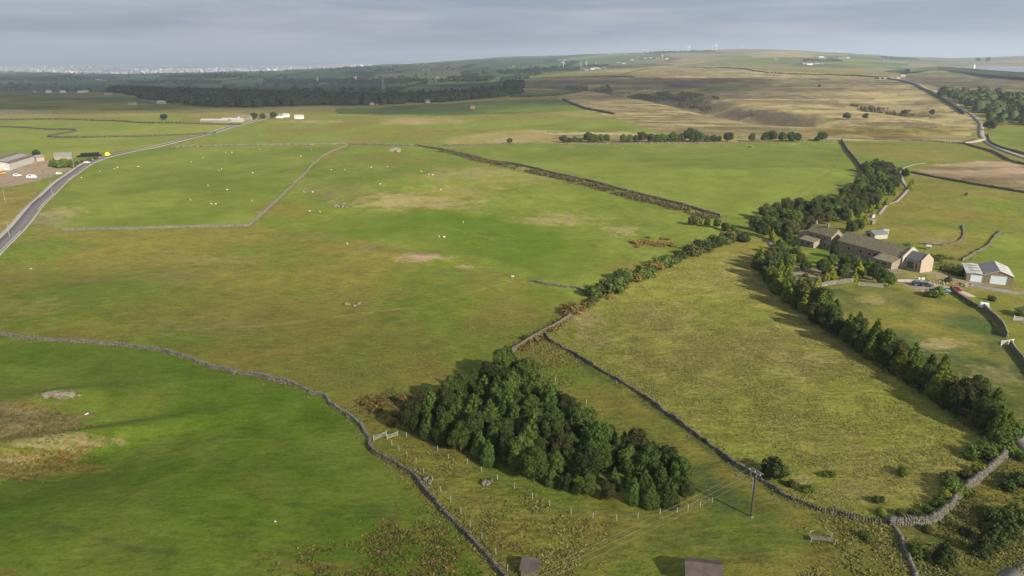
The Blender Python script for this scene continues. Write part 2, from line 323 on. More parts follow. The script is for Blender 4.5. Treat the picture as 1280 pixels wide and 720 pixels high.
# (picture outline, colour a, colour b, patch size m, roughness)
REG = [
 ([(-400, 150), (1700, 150), (1700, 560), (-400, 560)], 'olive', 'green', 40, .5),
 ([(-400, 114), (1500, 114), (1500, 152), (-400, 152)], 'olive', 'straw', 120, .4),
 ([(-400, 284), (310, 281), (345, 278), (480, 308), (655, 345), (735, 372), (645, 437), (540, 520), (445, 527), (400, 495), (240, 450), (120, 430), (0, 418), (-400, 418)], 'olive', 'green', 34, .45),
 ([(-400, 250), (0, 330), (30, 330), (80, 288), (60, 275), (30, 300), (-60, 400), (-400, 410)], 'green', 'olive', 20, .4, 8),
 (GREEN_FIELD, 'deep', 'green', 24, .35),
 ([(-80, 500), (20, 497), (70, 505), (100, 520), (98, 540), (60, 550), (0, 556), (-80, 566)], 'rust', 'brown', 7, .9, 2.2),
 ([(-60, 590), (0, 565), (60, 555), (110, 545), (138, 538), (140, 546), (112, 562), (105, 576), (80, 593), (40, 603), (-20, 605)], 'straw', 'rust', 6, .9, 1.8),
 ([(150, 190), (210, 185), (330, 181), (424, 183), (405, 195), (380, 218), (345, 252), (312, 281), (80, 288), (58, 275), (72, 245), (115, 205)], 'green', 'bright', 45, .15),
 ([(435, 182), (520, 183), (600, 203), (700, 226), (800, 250), (905, 282), (895, 303), (830, 330), (770, 358), (722, 372), (650, 345), (480, 306), (420, 292), (318, 283), (345, 255), (385, 218)], 'green', 'bright', 26, .35),
 ([(395, 268), (500, 262), (640, 262), (740, 300), (760, 345), (720, 366), (650, 343), (520, 312), (400, 300)], 'deep', 'green', 40, .15, 14),
 ([(470, 315), (550, 345), (630, 350), (720, 380), (690, 408), (640, 430), (560, 420), (600, 380)], 'green', 'olive', 30, .3, 14),
 ([(545, 184), (700, 181), (1048, 177), (1074, 212), (1070, 232), (1000, 246), (930, 272), (890, 268), (800, 243), (700, 218), (600, 200)], 'green', 'bright', 60, .15),
 (ROUGH, 'straw', 'ygreen', 24, .8),
 ([(645, 440), (682, 420), (760, 470), (830, 517), (880, 552), (935, 592), (970, 614), (1060, 650), (1118, 658), (1135, 700), (1150, 780), (640, 780), (560, 640), (470, 560), (465, 545), (540, 520)], 'green', 'olive', 14, .6),
 ([(700, 480), (830, 530), (920, 590), (1000, 635), (1100, 665), (1110, 720), (900, 720), (720, 720), (700, 690), (860, 630)], 'dgreen', 'green', 12, .45, 7),
 ([(465, 545), (540, 560), (640, 610), (740, 650), (760, 700), (640, 730), (628, 722), (570, 655), (510, 592), (480, 574)], 'ygreen', 'olive', 8, .9, 5),
 ([(1255, 572), (1300, 560), (1500, 640), (1500, 860), (1150, 860), (1130, 700), (1118, 658), (1175, 650), (1230, 597)], 'olive', 'dgreen', 9, .9),
 ([(1025, 362), (1100, 356), (1180, 372), (1225, 385), (1262, 430), (1290, 470), (1360, 560), (1255, 545), (1180, 497), (1100, 440), (1040, 400)], 'dgreen', 'olive', 18, .5),
 ([(1055, 176), (1210, 177), (1235, 200), (1160, 204), (1130, 215), (1085, 205), (1072, 200)], 'green', 'olive', 40, .4),
 ([(1139, 217), (1165, 206), (1215, 202), (1420, 206), (1420, 252), (1280, 241)], 'pink', 'brown', 25, .3),
 ([(1100, 262), (1140, 218), (1280, 243), (1400, 260), (1400, 330), (1255, 300), (1190, 315), (1130, 300)], 'olive', 'green', 30, .5),
 ([(1200, 322), (1256, 292), (1400, 290), (1400, 420), (1270, 372), (1262, 335)], 'green', 'bright', 25, .3),
 ([(1242, 160), (1300, 158), (1400, 160), (1400, 195), (1280, 188), (1250, 183), (1235, 170)], 'bright', 'green', 30, .2),
 ([(1145, 288), (1185, 300), (1204, 297), (1202, 290), (1180, 308), (1150, 306)], 'yard', 'olive', 9, .5, 4),
 ([(975, 300), (1060, 300), (1130, 335), (1170, 340), (1215, 348), (1270, 352), (1285, 368), (1210, 366), (1170, 368), (1140, 362), (1090, 352), (1060, 352), (1000, 355), (975, 330)], 'yard', 'olive', 7, .6),
 ([(985, 305), (1000, 300), (1035, 312), (1050, 325), (1035, 332), (1010, 335), (990, 332)], 'bright', 'deep', 9, .2),
 # left and far left
 ([(-400, 162), (0, 158), (120, 158), (300, 150), (312, 154), (215, 180), (150, 188), (100, 196), (60, 205), (0, 215), (-400, 240)], 'ygreen', 'bright', 60, .15),
 ([(-400, 146), (170, 146), (300, 147), (300, 153), (120, 160), (0, 160), (-400, 164)], 'bright', 'olive', 60, .3, 10),
 ([(-400, 138), (420, 134), (420, 137), (170, 141), (0, 146), (-400, 150)], 'tan', 'straw', 70, .3),
 ([(-400, 114), (120, 114), (200, 130), (380, 133), (420, 134), (150, 138), (-400, 139)], 'dgreen', 'olive', 90, .3),
 ([(-60, 205), (60, 200), (85, 208), (92, 212), (70, 222), (20, 232), (-60, 240)], 'yard', 'pink', 12, .4),
 ([(20, 236), (80, 215), (90, 212), (72, 222), (58, 236), (30, 243)], 'bright', 'green', 20, .2),
 ([(-60, 243), (50, 238), (40, 250), (0, 300), (-60, 330)], 'straw', 'rust', 14, .6),
 # middle distance
 ([(300, 152), (420, 140), (600, 138), (780, 150), (1040, 170), (1048, 177), (560, 182), (215, 184), (230, 178)], 'olive', 'bright', 50, .4),
 ([(472, 149), (500, 146), (560, 146), (592, 150), (592, 155), (520, 157), (465, 156)], 'tan', 'straw', 30, .3, 16),
 ([(530, 178), (560, 170), (620, 162), (700, 161), (820, 166), (960, 172), (1040, 173), (1040, 177), (700, 181), (560, 182)], 'tan', 'straw', 35, .5, 16),
 ([(592, 151), (700, 150), (760, 155), (815, 166), (700, 163), (600, 161)], 'green', 'bright', 50, .2),
 ([(420, 136), (600, 127), (700, 124), (705, 126), (735, 138), (640, 142), (420, 142)], 'dgreen', 'green', 90, .3),
 # moor
 ([(735, 138), (705, 124), (640, 118), (600, 112), (700, 96), (800, 92), (950, 88), (1110, 97), (1140, 101), (1180, 118), (1212, 140), (1222, 160), (1200, 178), (1040, 176), (820, 165), (780, 150)], 'moor', 'tan', 90, .5),
 ([(640, 118), (650, 98), (780, 92), (900, 92), (990, 101), (900, 110), (830, 119), (740, 108), (700, 112)], 'brown', 'heather', 120, .4, 50),  # dark band of shadow on the moor, put into the ground colour
 ([(820, 121), (900, 108), (1000, 100), (960, 112), (900, 118), (880, 128)], 'dgreen', 'olive', 60, .5, 50),
 ([(1040, 172), (1200, 176), (1222, 160), (1150, 155), (1000, 160), (950, 168)], 'rust', 'straw', 30, .6, 25),
 ([(650, 116), (700, 112), (758, 107), (765, 113), (700, 119), (640, 121)], 'green', 'dgreen', 90, .2),
 ([(590, 132), (640, 127), (705, 125), (728, 136), (650, 140), (590, 141)], 'green', 'dgreen', 90, .2),
 ([(1110, 99), (1150, 92), (1280, 100), (1500, 112), (1500, 158), (1290, 155), (1225, 140), (1200, 118), (1170, 108)], 'brown', 'heather', 80, .5),
]
FAR = [([(870, 81), (900, 69), (960, 64), (985, 69), (960, 82)], 'green', 'olive', 300), ([(985, 83), (1000, 77), (1060, 76), (1140, 79), (1110, 84), (1040, 85)], 'dgreen', 'green', 300), ([(930, 67), (1000, 64), (1060, 69), (1010, 72.5), (940, 72)], 'tan', 'green', 260), ([(820, 80), (860, 73), (920, 71), (880, 78), (850, 82)], 'tan', 'moor', 260), ([(1060, 74), (1100, 75), (1090, 78), (1050, 77)], 'olive', 'green', 200),
       ([(640, 98), (690, 92), (760, 87), (820, 84), (800, 90), (740, 96)], 'green', 'olive', 200),
       ([(690, 92), (760, 86), (860, 81), (1000, 84), (1120, 86), (1150, 92), (1110, 98), (950, 88), (800, 92)], 'olive', 'moor', 200),
       ([(740, 90), (800, 84.5), (880, 83), (960, 89), (1050, 92), (960, 95), (850, 92)], 'tan', 'moor', 160)]
# soft patches: centre, half sizes in picture pixels, colour, strength
PATCH = [(45, 585, 95, 22, 'rust', 1), (20, 527, 100, 24, 'brown', 1), (70, 550, 80, 9, 'tan', .8), (74, 492, 26, 4, 'bare', 1.1), (20, 575, 40, 7, 'tan', .7), (45, 603, 70, 3, 'dgreen', .6),
 (515, 252, 85, 10, 'tan', .75), (580, 240, 60, 10, 'straw', .8), (420, 240, 50, 10, 'brown', .4), (525, 321, 38, 5, 'pink', .95), (458, 311, 16, 4, 'brown', .7), (582, 334, 15, 3, 'pink', .8),
 (700, 275, 55, 8, 'tan', .6), (778, 288, 26, 6, 'tan', .7), (815, 306, 34, 8, 'rust', .9), (780, 335, 30, 10, 'rust', .6), (600, 215, 70, 8, 'tan', .5), (640, 225, 60, 7, 'straw', .6), (480, 198, 60, 9, 'rust', .35),
 (352, 262, 45, 10, 'rust', .6), (360, 300, 40, 12, 'rust', .4), (80, 265, 30, 6, 'tan', .6), (60, 275, 30, 10, 'yard', .4), (260, 290, 60, 5, 'rust', .5), (215, 345, 45, 10, 'brown', .35), (280, 325, 60, 5, 'straw', .5),
 (30, 385, 60, 12, 'straw', .5), (270, 410, 80, 14, 'brown', .3), (490, 392, 14, 4, 'rust', .6), (490, 505, 48, 16, 'rust', .85), (640, 300, 80, 18, 'deep', .6), (600, 440, 60, 30, 'green', .5), (480, 420, 80, 25, 'olive', .5),
 (495, 187, 8, 3, 'bare', 1.0), (730, 400, 28, 16, 'tan', .7), (745, 425, 26, 8, 'tan', .6), (690, 445, 30, 14, 'rust', .7), (1000, 455, 50, 20, 'tan', .35), (900, 430, 60, 30, 'straw', .4), (920, 390, 60, 20, 'green', .4),
 (1180, 430, 40, 9, 'tan', .8), (1090, 375, 20, 5, 'tan', .6), (1240, 470, 40, 14, 'tan', .4), (1120, 395, 30, 8, 'deep', .5), (690, 700, 45, 20, 'rust', .5), (640, 665, 40, 22, 'rust', .5), (700, 560, 30, 10, 'ygreen', .5),
 (530, 665, 22, 10, 'rust', .6), (495, 655, 22, 16, 'rust', .4), (400, 708, 60, 8, 'rust', .6), (545, 712, 40, 10, 'rust', .5), (10, 715, 14, 6, 'rust', .8), (560, 690, 20, 9, 'rust', .4), (780, 640, 40, 8, 'olive', .4),
 (1005, 600, 14, 8, 'tan', .7), (1060, 615, 60, 12, 'brown', .4), (1230, 560, 30, 10, 'tan', .6), (1220, 650, 30, 14, 'rust', .6), (1040, 700, 22, 9, 'rust', .5), (500, 552, 22, 6, 'rust', .6),
 (300, 445, 70, 8, 'rust', .35), (120, 405, 60, 8, 'ygreen', .35), (355, 452, 24, 6, 'green', .5), (1215, 265, 30, 14, 'rust', .25), (640, 152, 120, 3, 'ygreen', .4), (380, 152, 50, 2, 'tan', .7), (1120, 155, 60, 3, 'heather', .8),
 (1150, 146, 40, 3, 'dgreen', .6), (940, 143, 60, 5, 'heather', .4), (1000, 120, 60, 3, 'tan', .5), (860, 128, 60, 5, 'tan', .4), (1070, 116, 80, 3, 'brown', .5), (900, 96, 80, 4, 'tan', .6), (1250, 128, 40, 4, 'tan', .5),
 (100, 620, 130, 30, 'olive', .15), (230, 560, 100, 24, 'ygreen', .22), (330, 610, 60, 20, 'olive', .25), (420, 560, 60, 20, 'bright', .3), (30, 448, 60, 12, 'deep', .5), (470, 640, 60, 20, 'dgreen', .3)]

def build_ground():
    fr = np.arange(-43, 43.01, .072); side = np.concatenate([np.arange(44.5, 180, 2.0)])
    ang = np.radians(np.concatenate([-side[::-1], fr, side]))
    r = [3.0]
    while r[-1] < 61000:
        q = r[-1]
        r.append(q + (q * .12 if q < 80 else min(max(q * q / 66000, .22), q * .0125)))
    r = np.array(r); A, RR = np.meshgrid(ang, r); X = RR * np.sin(A); Y = RR * np.cos(A); sh = X.shape
    X = X.ravel(); Y = Y.ravel(); Z = hz(X, Y); D = np.hypot(X, Y)
    n1 = fbm(X / 30, Y / 30, 3, 4); n2 = fbm(X / 7, Y / 7, 9, 3)
    col = np.zeros((len(X), 4), np.float32); base = np.array(C['olive']); g2 = np.array(C['green'])
    w = np.clip((n1 - .35) / .3, 0, 1)[:, None]; col[:, :3] = base * (1 - w) + g2 * w; col[:, 3] = .5
    # far country: a patchwork of fields, hedges and woods
    m = D > 1150; Xf, Yf = X[m], Y[m]; S = np.where(Yf > 3000, 650.0, 260.0) 
    u = Xf / S + .6 * fbm(Xf / 700, Yf / 700, 21, 2); v = Yf / S / 1.2; iu = np.floor(u); iv = np.floor(v)
    h = _hash(iu, iv, 31); h2 = _hash(iu, iv, 47)
    pal = np.array([(.095, .155, .055), (.075, .125, .045), (.11, .165, .06), (.14, .18, .06), (.19, .155, .085), (.07, .115, .045), C['dgreen']])
    cf = pal[(h * 6.99).astype(int)] * (.8 + .4 * h2)[:, None]
    edge = np.minimum(np.minimum(u - iu, 1 - (u - iu)), np.minimum(v - iv, 1 - (v - iv))) < .05
    cf[edge] = (.02, .03, .015)
    wd = fbm(Xf / 800, Yf / 1500, 77, 3) > .635; cf[wd] = (.03, .05, .024)
    xc = 640 + F * Xf / np.maximum(Yf * CP, 1)
    moorm = np.clip((xc - 720 + 90 * (fbm(Xf / 600, Yf / 600, 8, 3) - .5)) / 120, 0, 1) * (Yf > 0) * np.clip((12000 - Yf) / 3000, 0, 1)
    cf2 = np.where((h < .35)[:, None], np.array((.10, .125, .035)), np.array((.20, .165, .085))) * (.8 + .4 * h2)[:, None]
    cf2[edge] *= .6
    cf = cf * (1 - moorm[:, None]) + cf2 * moorm[:, None]
    plain = np.clip((D[m] - 11000) / 5000, 0, 1)[:, None] * np.clip((700 - xc) / 100, 0, 1)[:, None]
    cf = cf * (1 - .6 * plain) + .6 * plain * (np.array((.13, .13, .11)) * (.6 + .8 * _hash(np.floor(Xf / 500), np.floor(Yf / 900), 5))[:, None])
    col[m, :3] = cf
    jx = X + 1.6 * (fbm(X / 6, Y / 6, 51, 3) - .5) * np.clip(D / 200, .6, 8); jy = Y + 1.6 * (fbm(X / 6, Y / 6, 61, 3) - .5) * np.clip(D / 200, .6, 8)
    def paint(poly, ca, cb, sc, rough, k, soft=0):
        P_ = np.array(poly)[:, :2]; lo = P_.min(0) - 2; hi = P_.max(0) + 2
        bb = np.where((X > lo[0]) & (X < hi[0]) & (Y > lo[1]) & (Y < hi[1]))[0]
        if not len(bb): return
        bb = bb[pip(jx[bb], jy[bb], P_)]
        if not len(bb): return
        t = fbm(X[bb] / sc, Y[bb] / sc / 1.3, 100 + k, 4); t = np.clip((t - .36) / .28, 0, 1)[:, None]
        c = np.array(C[ca]) * (1 - t) + np.array(C[cb]) * t
        c = c * (.86 + .28 * fbm(X[bb] / (sc * .22), Y[bb] / (sc * .22), 200 + k, 2))[:, None]
        if soft:
            al = np.clip(dist_line(X[bb], Y[bb], np.vstack([P_, P_[:1]])) / soft + 1.8 * (fbm(X[bb] / soft / 1.2, Y[bb] / soft / 1.2, 700 + k, 4) - .62), 0, 1)[:, None]
            col[bb, :3] = col[bb, :3] * (1 - al) + c * al; col[bb, 3] = col[bb, 3] * (1 - al[:, 0]) + rough * al[:, 0]
        else: col[bb, :3] = c; col[bb, 3] = rough
    for k, (pl, a, b, sc) in enumerate(FAR): paint(P(*pl), a, b, sc, .3, 300 + k)
    for k, (pl, a, b, sc, ro, *so) in enumerate(REG): paint(P(*pl), a, b, sc, ro, k, so[0] if so else 0)
    for k, (cx, cy, rx, ry, cn, st) in enumerate(PATCH):
        c0 = G(cx, cy); e1 = G(cx + rx, cy) - c0; e2 = G(cx, cy - ry) - c0
        a = math.hypot(e1[0], e1[1]); b = math.hypot(e2[0], e2[1]); q = math.atan2(e1[1], e1[0]); mr = max(a, b) * 1.7
        bb = np.where((np.abs(X - c0[0]) < mr) & (np.abs(Y - c0[1]) < mr))[0]
        if not len(bb): continue
        dx = X[bb] - c0[0]; dy = Y[bb] - c0[1]; # oblique axes: e1 across, e2 away
        det = e1[0] * e2[1] - e1[1] * e2[0]; uu = (dx * e2[1] - dy * e2[0]) / det; vv = (e1[0] * dy - e1[1] * dx) / det
        d = np.hypot(uu, vv); nn = fbm(X[bb] / (a * .22), Y[bb] / (b * .22), 400 + k, 4)
        wgt = np.clip((1.0 - d + 1.9 * (nn - .5)) * 2.2, 0, 1) * min(st, 1.0); wgt = np.clip(wgt, 0, 1)[:, None]
        col[bb, :3] = col[bb, :3] * (1 - wgt) + np.array(C[cn]) * (.8 + .4 * n2[bb])[:, None] * wgt
        col[bb, 3] = np.maximum(col[bb, 3], .7 * wgt[:, 0])
    # moor streaks and rush lines
    mm = (D > 500) & (D < 3000) & (X > 40)
    s = fbm(X[mm] / 220 + Y[mm] / 300, Y[mm] / 24, 71, 4); red = (col[mm, 0] > col[mm, 1] * 1.18)
    s2 = fbm(X[mm] / 70, Y[mm] / 11, 72, 3); s3 = fbm(X[mm] / 26, Y[mm] / 26, 73, 3)
    col[mm, :3] *= np.where(red, (.68 + .7 * np.clip((s - .32) / .36, 0, 1)) * (.78 + .44 * np.clip((s2 - .3) / .4, 0, 1)) * np.where(s3 > .6, .72, 1), .86 + .28 * s2)[:, None]
    # field-edge lines, faint paths, ditches; dark heather line also paints the gully's shade
    LINES = [([(690, 109), (760, 113), (835, 123), (880, 133), (930, 143), (990, 152)], 26, 'heather', .9), ([(860, 128), (930, 133), (980, 128)], 14, 'heather', .6), ([(1000, 120), (1030, 128), (1100, 140)], 9, 'heather', .5), ([(820, 150), (900, 155), (990, 158)], 9, 'heather', .5), ([(0, 655), (60, 660), (110, 664), (150, 682), (230, 694), (300, 702)], .7, 'dgreen', .6), ([(30, 622), (75, 645), (60, 690)], .6, 'dgreen', .35), ([(205, 342), (230, 336), (262, 325), (300, 315)], 1.0, 'straw', .6),
             ([(60, 392), (150, 372), (260, 350), (340, 330)], 1.2, 'straw', .3), ([(225, 412), (320, 408), (420, 396), (520, 384), (640, 352), (700, 350)], .8, 'straw', 1.0), ([(760, 240), (880, 228), (980, 212), (1030, 188)], 1.3, 'deep', .45), ([(720, 226), (860, 215), (960, 202), (1010, 186)], 1.4, 'deep', .4), ([(690, 214), (840, 204), (940, 194), (980, 184)], 1.5, 'deep', .4), ([(840, 252), (930, 240), (1020, 218), (1050, 196)], 1.1, 'olive', .5), ([(120, 232), (220, 214), (330, 204), (400, 188)], 1.0, 'straw', .4), ([(620, 300), (560, 285), (480, 280), (400, 290), (330, 320)], .7, 'straw', .5), ([(740, 470), (850, 500), (960, 560), (1080, 600)], .7, 'olive', .5), ([(520, 600), (620, 640), (760, 690), (900, 660), (1020, 655)], .6, 'olive', .5), ([(470, 530), (330, 560), (200, 600), (90, 640)], .5, 'olive', .5), ([(500, 372), (600, 355), (650, 345)], 1.2, 'rust', .35),
             ([(780, 150), (860, 158), (1000, 165), (1100, 168)], 4, 'heather', .6), ([(640, 143), (780, 149), (870, 160), (950, 166)], 4, 'heather', .5), ([(960, 138), (1000, 148), (1060, 160)], 5, 'heather', .5),
             ([(0, 158), (95, 163), (65, 172), (170, 172), (270, 166)], 2.2, 'heather', .7), ([(0, 150), (100, 149), (200, 153), (300, 155)], 2.5, 'heather', .6), ([(640, 170), (800, 172), (1040, 174)], 3, 'brown', .5),
             ([(0, 140), (150, 143), (300, 141), (420, 141)], 4, 'heather', .5), ([(218, 180), (330, 176), (420, 172), (470, 158)], 2.5, 'brown', .5), ([(560, 184), (700, 183), (1040, 180)], 1.6, 'tan', .8),
             ([(960, 112), (1030, 106), (1110, 104)], 8, 'tan', .8), ([(960, 125), (1080, 110), (1130, 108)], 8, 'tan', .7), ([(1130, 245), (1180, 262), (1230, 260), (1280, 268)], 1.2, 'straw', .4), ([(1165, 238), (1170, 262), (1200, 285)], 1.0, 'brown', .4),
             ([(760, 180), (830, 200), (1000, 200)], 3, 'dgreen', .25), ([(700, 190), (900, 186)], 5, 'olive', .5), ([(1000, 240), (1040, 215), (1052, 185)], 1.5, 'dgreen', .4),
             ([(682, 424), (760, 475), (835, 524), (935, 598), (1010, 640), (1110, 662)], 1.0, 'dgreen', .8), ([(465, 556), (510, 600), (560, 658), (620, 730)], 1.0, 'rust', .6), ([(1100, 262), (1160, 296), (1210, 318)], 1.5, 'brown', .5)]
    for k, (pl, wd_, cn, st) in enumerate(LINES):
        L_ = np.array(P(*pl)); lo = L_.min(0)[:2] - wd_ * 3; hi = L_.max(0)[:2] + wd_ * 3
        bb = np.where((X > lo[0]) & (X < hi[0]) & (Y > lo[1]) & (Y < hi[1]))[0]
        d = dist_line(X[bb] + wd_ * 2 * (n2[bb] - .5), Y[bb], L_); wgt = (np.exp(-(d / wd_) ** 2) * st * np.clip(2.4 * fbm(X[bb] / (wd_ * 5), Y[bb] / (wd_ * 5), 500 + k, 2) - .5, 0, 1))[:, None]
        col[bb, :3] = col[bb, :3] * (1 - wgt) + np.array(C[cn]) * wgt
    nr, nc = sh; idx = np.arange(nr * nc).reshape(sh)
    q = np.stack([idx[:-1, :-1], idx[:-1, 1:], idx[1:, 1:], idx[1:, :-1]], -1).reshape(-1, 4)
    wrap = np.stack([idx[:-1, -1], idx[:-1, 0], idx[1:, 0], idx[1:, -1]], -1)
    q = np.concatenate([q, wrap])[:, ::-1]
    me = mesh_from('ground', np.stack([X, Y, Z], 1), q, colors=col)
    me.polygons.foreach_set('use_smooth', np.ones(len(me.polygons), bool))
    m = bpy.data.materials.new('pasture'); m.use_nodes = True; nt = m.node_tree; N = nt.nodes; L = nt.links; b = N['Principled BSDF']
    b.inputs['Roughness'].default_value = .95; b.inputs['Specular IOR Level'].default_value = .08
    a = N.new('ShaderNodeVertexColor'); a.layer_name = 'Col'; ge = N.new('ShaderNodeNewGeometry')
    def noise(sc, det, vec=None, ro=.6):
        n = N.new('ShaderNodeTexNoise'); n.inputs['Scale'].default_value = sc; n.inputs['Detail'].default_value = det; n.inputs['Roughness'].default_value = ro
        L.new(vec or ge.outputs['Position'], n.inputs['Vector']); return n.outputs['Fac']
    def mrange(x, a0, a1, b0, b1):
        n = N.new('ShaderNodeMapRange'); n.inputs[1].default_value = a0; n.inputs[2].default_value = a1; n.inputs[3].default_value = b0; n.inputs[4].default_value = b1; L.new(x, n.inputs[0]); return n.outputs[0]
    def math_(op, x, y):
        n = N.new('ShaderNodeMath'); n.operation = op
        for i, q_ in enumerate((x, y)):
            if isinstance(q_, float): n.inputs[i].default_value = q_
            else: L.new(q_, n.inputs[i])
        return n.outputs[0]
    mp = N.new('ShaderNodeMapping'); mp.inputs['Rotation'].default_value = (0, 0, .6); mp.inputs['Scale'].default_value = (.45, 1.5, 1); L.new(ge.outputs['Position'], mp.inputs[0])
    f1 = noise(1.1, 5, None, .7); f2 = noise(.16, 4); f3 = noise(.55, 5, mp.outputs[0], .7); f4 = noise(3.6, 3, None, .6)
    amp = math_('ADD', math_('MULTIPLY', a.outputs['Alpha'], .5), .17)
    dv = math_('ADD', math_('MULTIPLY', mrange(f1, .3, .7, -1, 1), .55), math_('ADD', math_('MULTIPLY', mrange(f3, .3, .7, -1, 1), .6), math_('ADD', math_('MULTIPLY', mrange(f4, .3, .7, -1, 1), .45), math_('MULTIPLY', mrange(f2, .3, .7, -1, 1), .35))))
    k = math_('ADD', math_('MULTIPLY', dv, amp), 1.0); k = math_('MAXIMUM', k, .3)
    sc = N.new('ShaderNodeVectorMath'); sc.operation = 'SCALE'; L.new(a.outputs['Color'], sc.inputs[0]); L.new(k, sc.inputs['Scale'])
    # dry stems mixed in where the sward is rough
    mx = N.new('ShaderNodeMix'); mx.data_type = 'RGBA'; mx.inputs['B'].default_value = (.26, .24, .075, 1)
    L.new(math_('MULTIPLY', mrange(noise(.8, 6, mp.outputs[0], .75), .53, .72, 0, .75), a.outputs['Alpha']), mx.inputs['Factor']); L.new(sc.outputs[0], mx.inputs['A'])
    L.new(mx.outputs['Result'], b.inputs['Base Color'])
    bp = N.new('ShaderNodeBump'); bp.inputs['Distance'].default_value = .5
    L.new(mrange(a.outputs['Alpha'], 0, 1, .12, .85), bp.inputs['Strength']); L.new(math_('ADD', f1, math_('MULTIPLY', f3, 1.2)), bp.inputs['Height']); L.new(bp.outputs['Normal'], b.inputs['Normal'])
    o = obj('ground', me, m); tag(o, kind='structure'); return o
build_ground()

# ---------------------------------------------------------------- roads, tracks, water
def resample(pts, step):
    P_ = [np.array(p[:2], float) for p in pts]; out = []
    n = len(P_)
    for i in range(n - 1):            # Catmull-Rom
        a = P_[max(i - 1, 0)]; b = P_[i]; c = P_[i + 1]; d = P_[min(i + 2, n - 1)]; k = max(1, int(np.linalg.norm(c - b) / step))
        for j in range(k):
            t = j / k; out.append(.5 * ((2 * b) + (-a + c) * t + (2 * a - 5 * b + 4 * c - d) * t * t + (-a + 3 * b - 3 * c + d) * t ** 3))
    out.append(P_[-1]); return np.array(out)
def ribbon(name, pts, w0, w1, off, m, lift=.1, step=3.0, skirt=.35, parent=None, kind='structure'):
    q = resample(pts, step); t = np.gradient(q, axis=0); t /= np.linalg.norm(t, axis=1)[:, None] + 1e-9; nrm = np.stack([t[:, 1], -t[:, 0]], 1)
    w = np.linspace(w0, w1, len(q))[:, None] / 2; c = q + nrm * off
    a = c - nrm * w; b = c + nrm * w; n = len(q)
    za = hz(a[:, 0], a[:, 1]); zb = hz(b[:, 0], b[:, 1]); z = np.maximum(za, zb) + lift
    V = np.concatenate([np.c_[a, za - skirt], np.c_[a, z], np.c_[b, z], np.c_[b, zb - skirt]]); Fc = []
    for k in range(3):
        i = np.arange(n - 1); Fc.append(np.stack([k * n + i, k * n + i + 1, (k + 1) * n + i + 1, (k + 1) * n + i], 1))
    o = obj(name, mesh_from(name, V, np.concatenate(Fc)[:, ::-1]), m, parent)
    if kind: tag(o, kind=kind)
    return o
ROAD = P((-60, 370), (-25, 332), (0, 306), (30, 275), (60, 243), (85, 221), (105, 207), (130, 197), (165, 189), (200, 182), (245, 171), (290, 158), (322, 150), (345, 146))
ribbon('road', ROAD, 5.8, 5.8, 0, M['asphalt'], .12)
ribbon('pavement', ROAD, 1.1, 1.1, 3.8, M['pave'], .24)
ribbon('verge', ROAD, 2.0, 2.6, -4.2, M['track'], .08)
for off, nm in ((2.75, 'edge_marking'), (-2.75, 'edge_marking')): ribbon(nm, ROAD, .15, .3, off, M['paint'], .145, skirt=-.13)
LANE = P((1104, 97.2), (1118, 98.5), (1136, 101.5), (1150, 106.5), (1170, 116), (1190, 127), (1207, 138.5), (1219, 147), (1226, 155), (1226, 165), (1228, 172), (1240, 182), (1262, 191), (1290, 200), (1360, 218))
ribbon('lane', LANE, 8, 5.5, 0, M['lane'], .35, 6)
ribbon('side_lane', P((1170, 177), (1200, 178), (1215, 177), (1226, 174)), 5, 13, 0, M['track'], .2)
ribbon('farm_track', P((1156, 203.5), (1148, 204.5), (1140, 206), (1126, 212), (1128, 226), (1134, 236), (1122, 250), (1108, 256), (1098, 268)), 2.6, 2.2, 0, M['lane'], .1, 2)
ribbon('drive', P((960, 300), (968, 312), (962, 325), (972, 338), (990, 348), (1010, 356)), 3.4, 3.4, 0, M['lane'], .1, 2)
ribbon('yard', P((1118, 350), (1140, 350), (1165, 356), (1190, 362), (1215, 372)), 5, 4, 0, M['track'], .08, 2)
ribbon('concrete_apron', P((1212, 356), (1235, 360), (1266, 364)), 5, 5, 0, M['lane'], .1, 2)
ribbon('bottom_lane', P((1266, 541), (1278, 553), (1330, 590), (1420, 640)), 4, 5, 0, M['lane'], .1, 2)
ribbon('corner_lane', P((1250, 740), (1285, 705), (1340, 672)), 3.4, 3.4, 0, M['lane'], .1, 2)
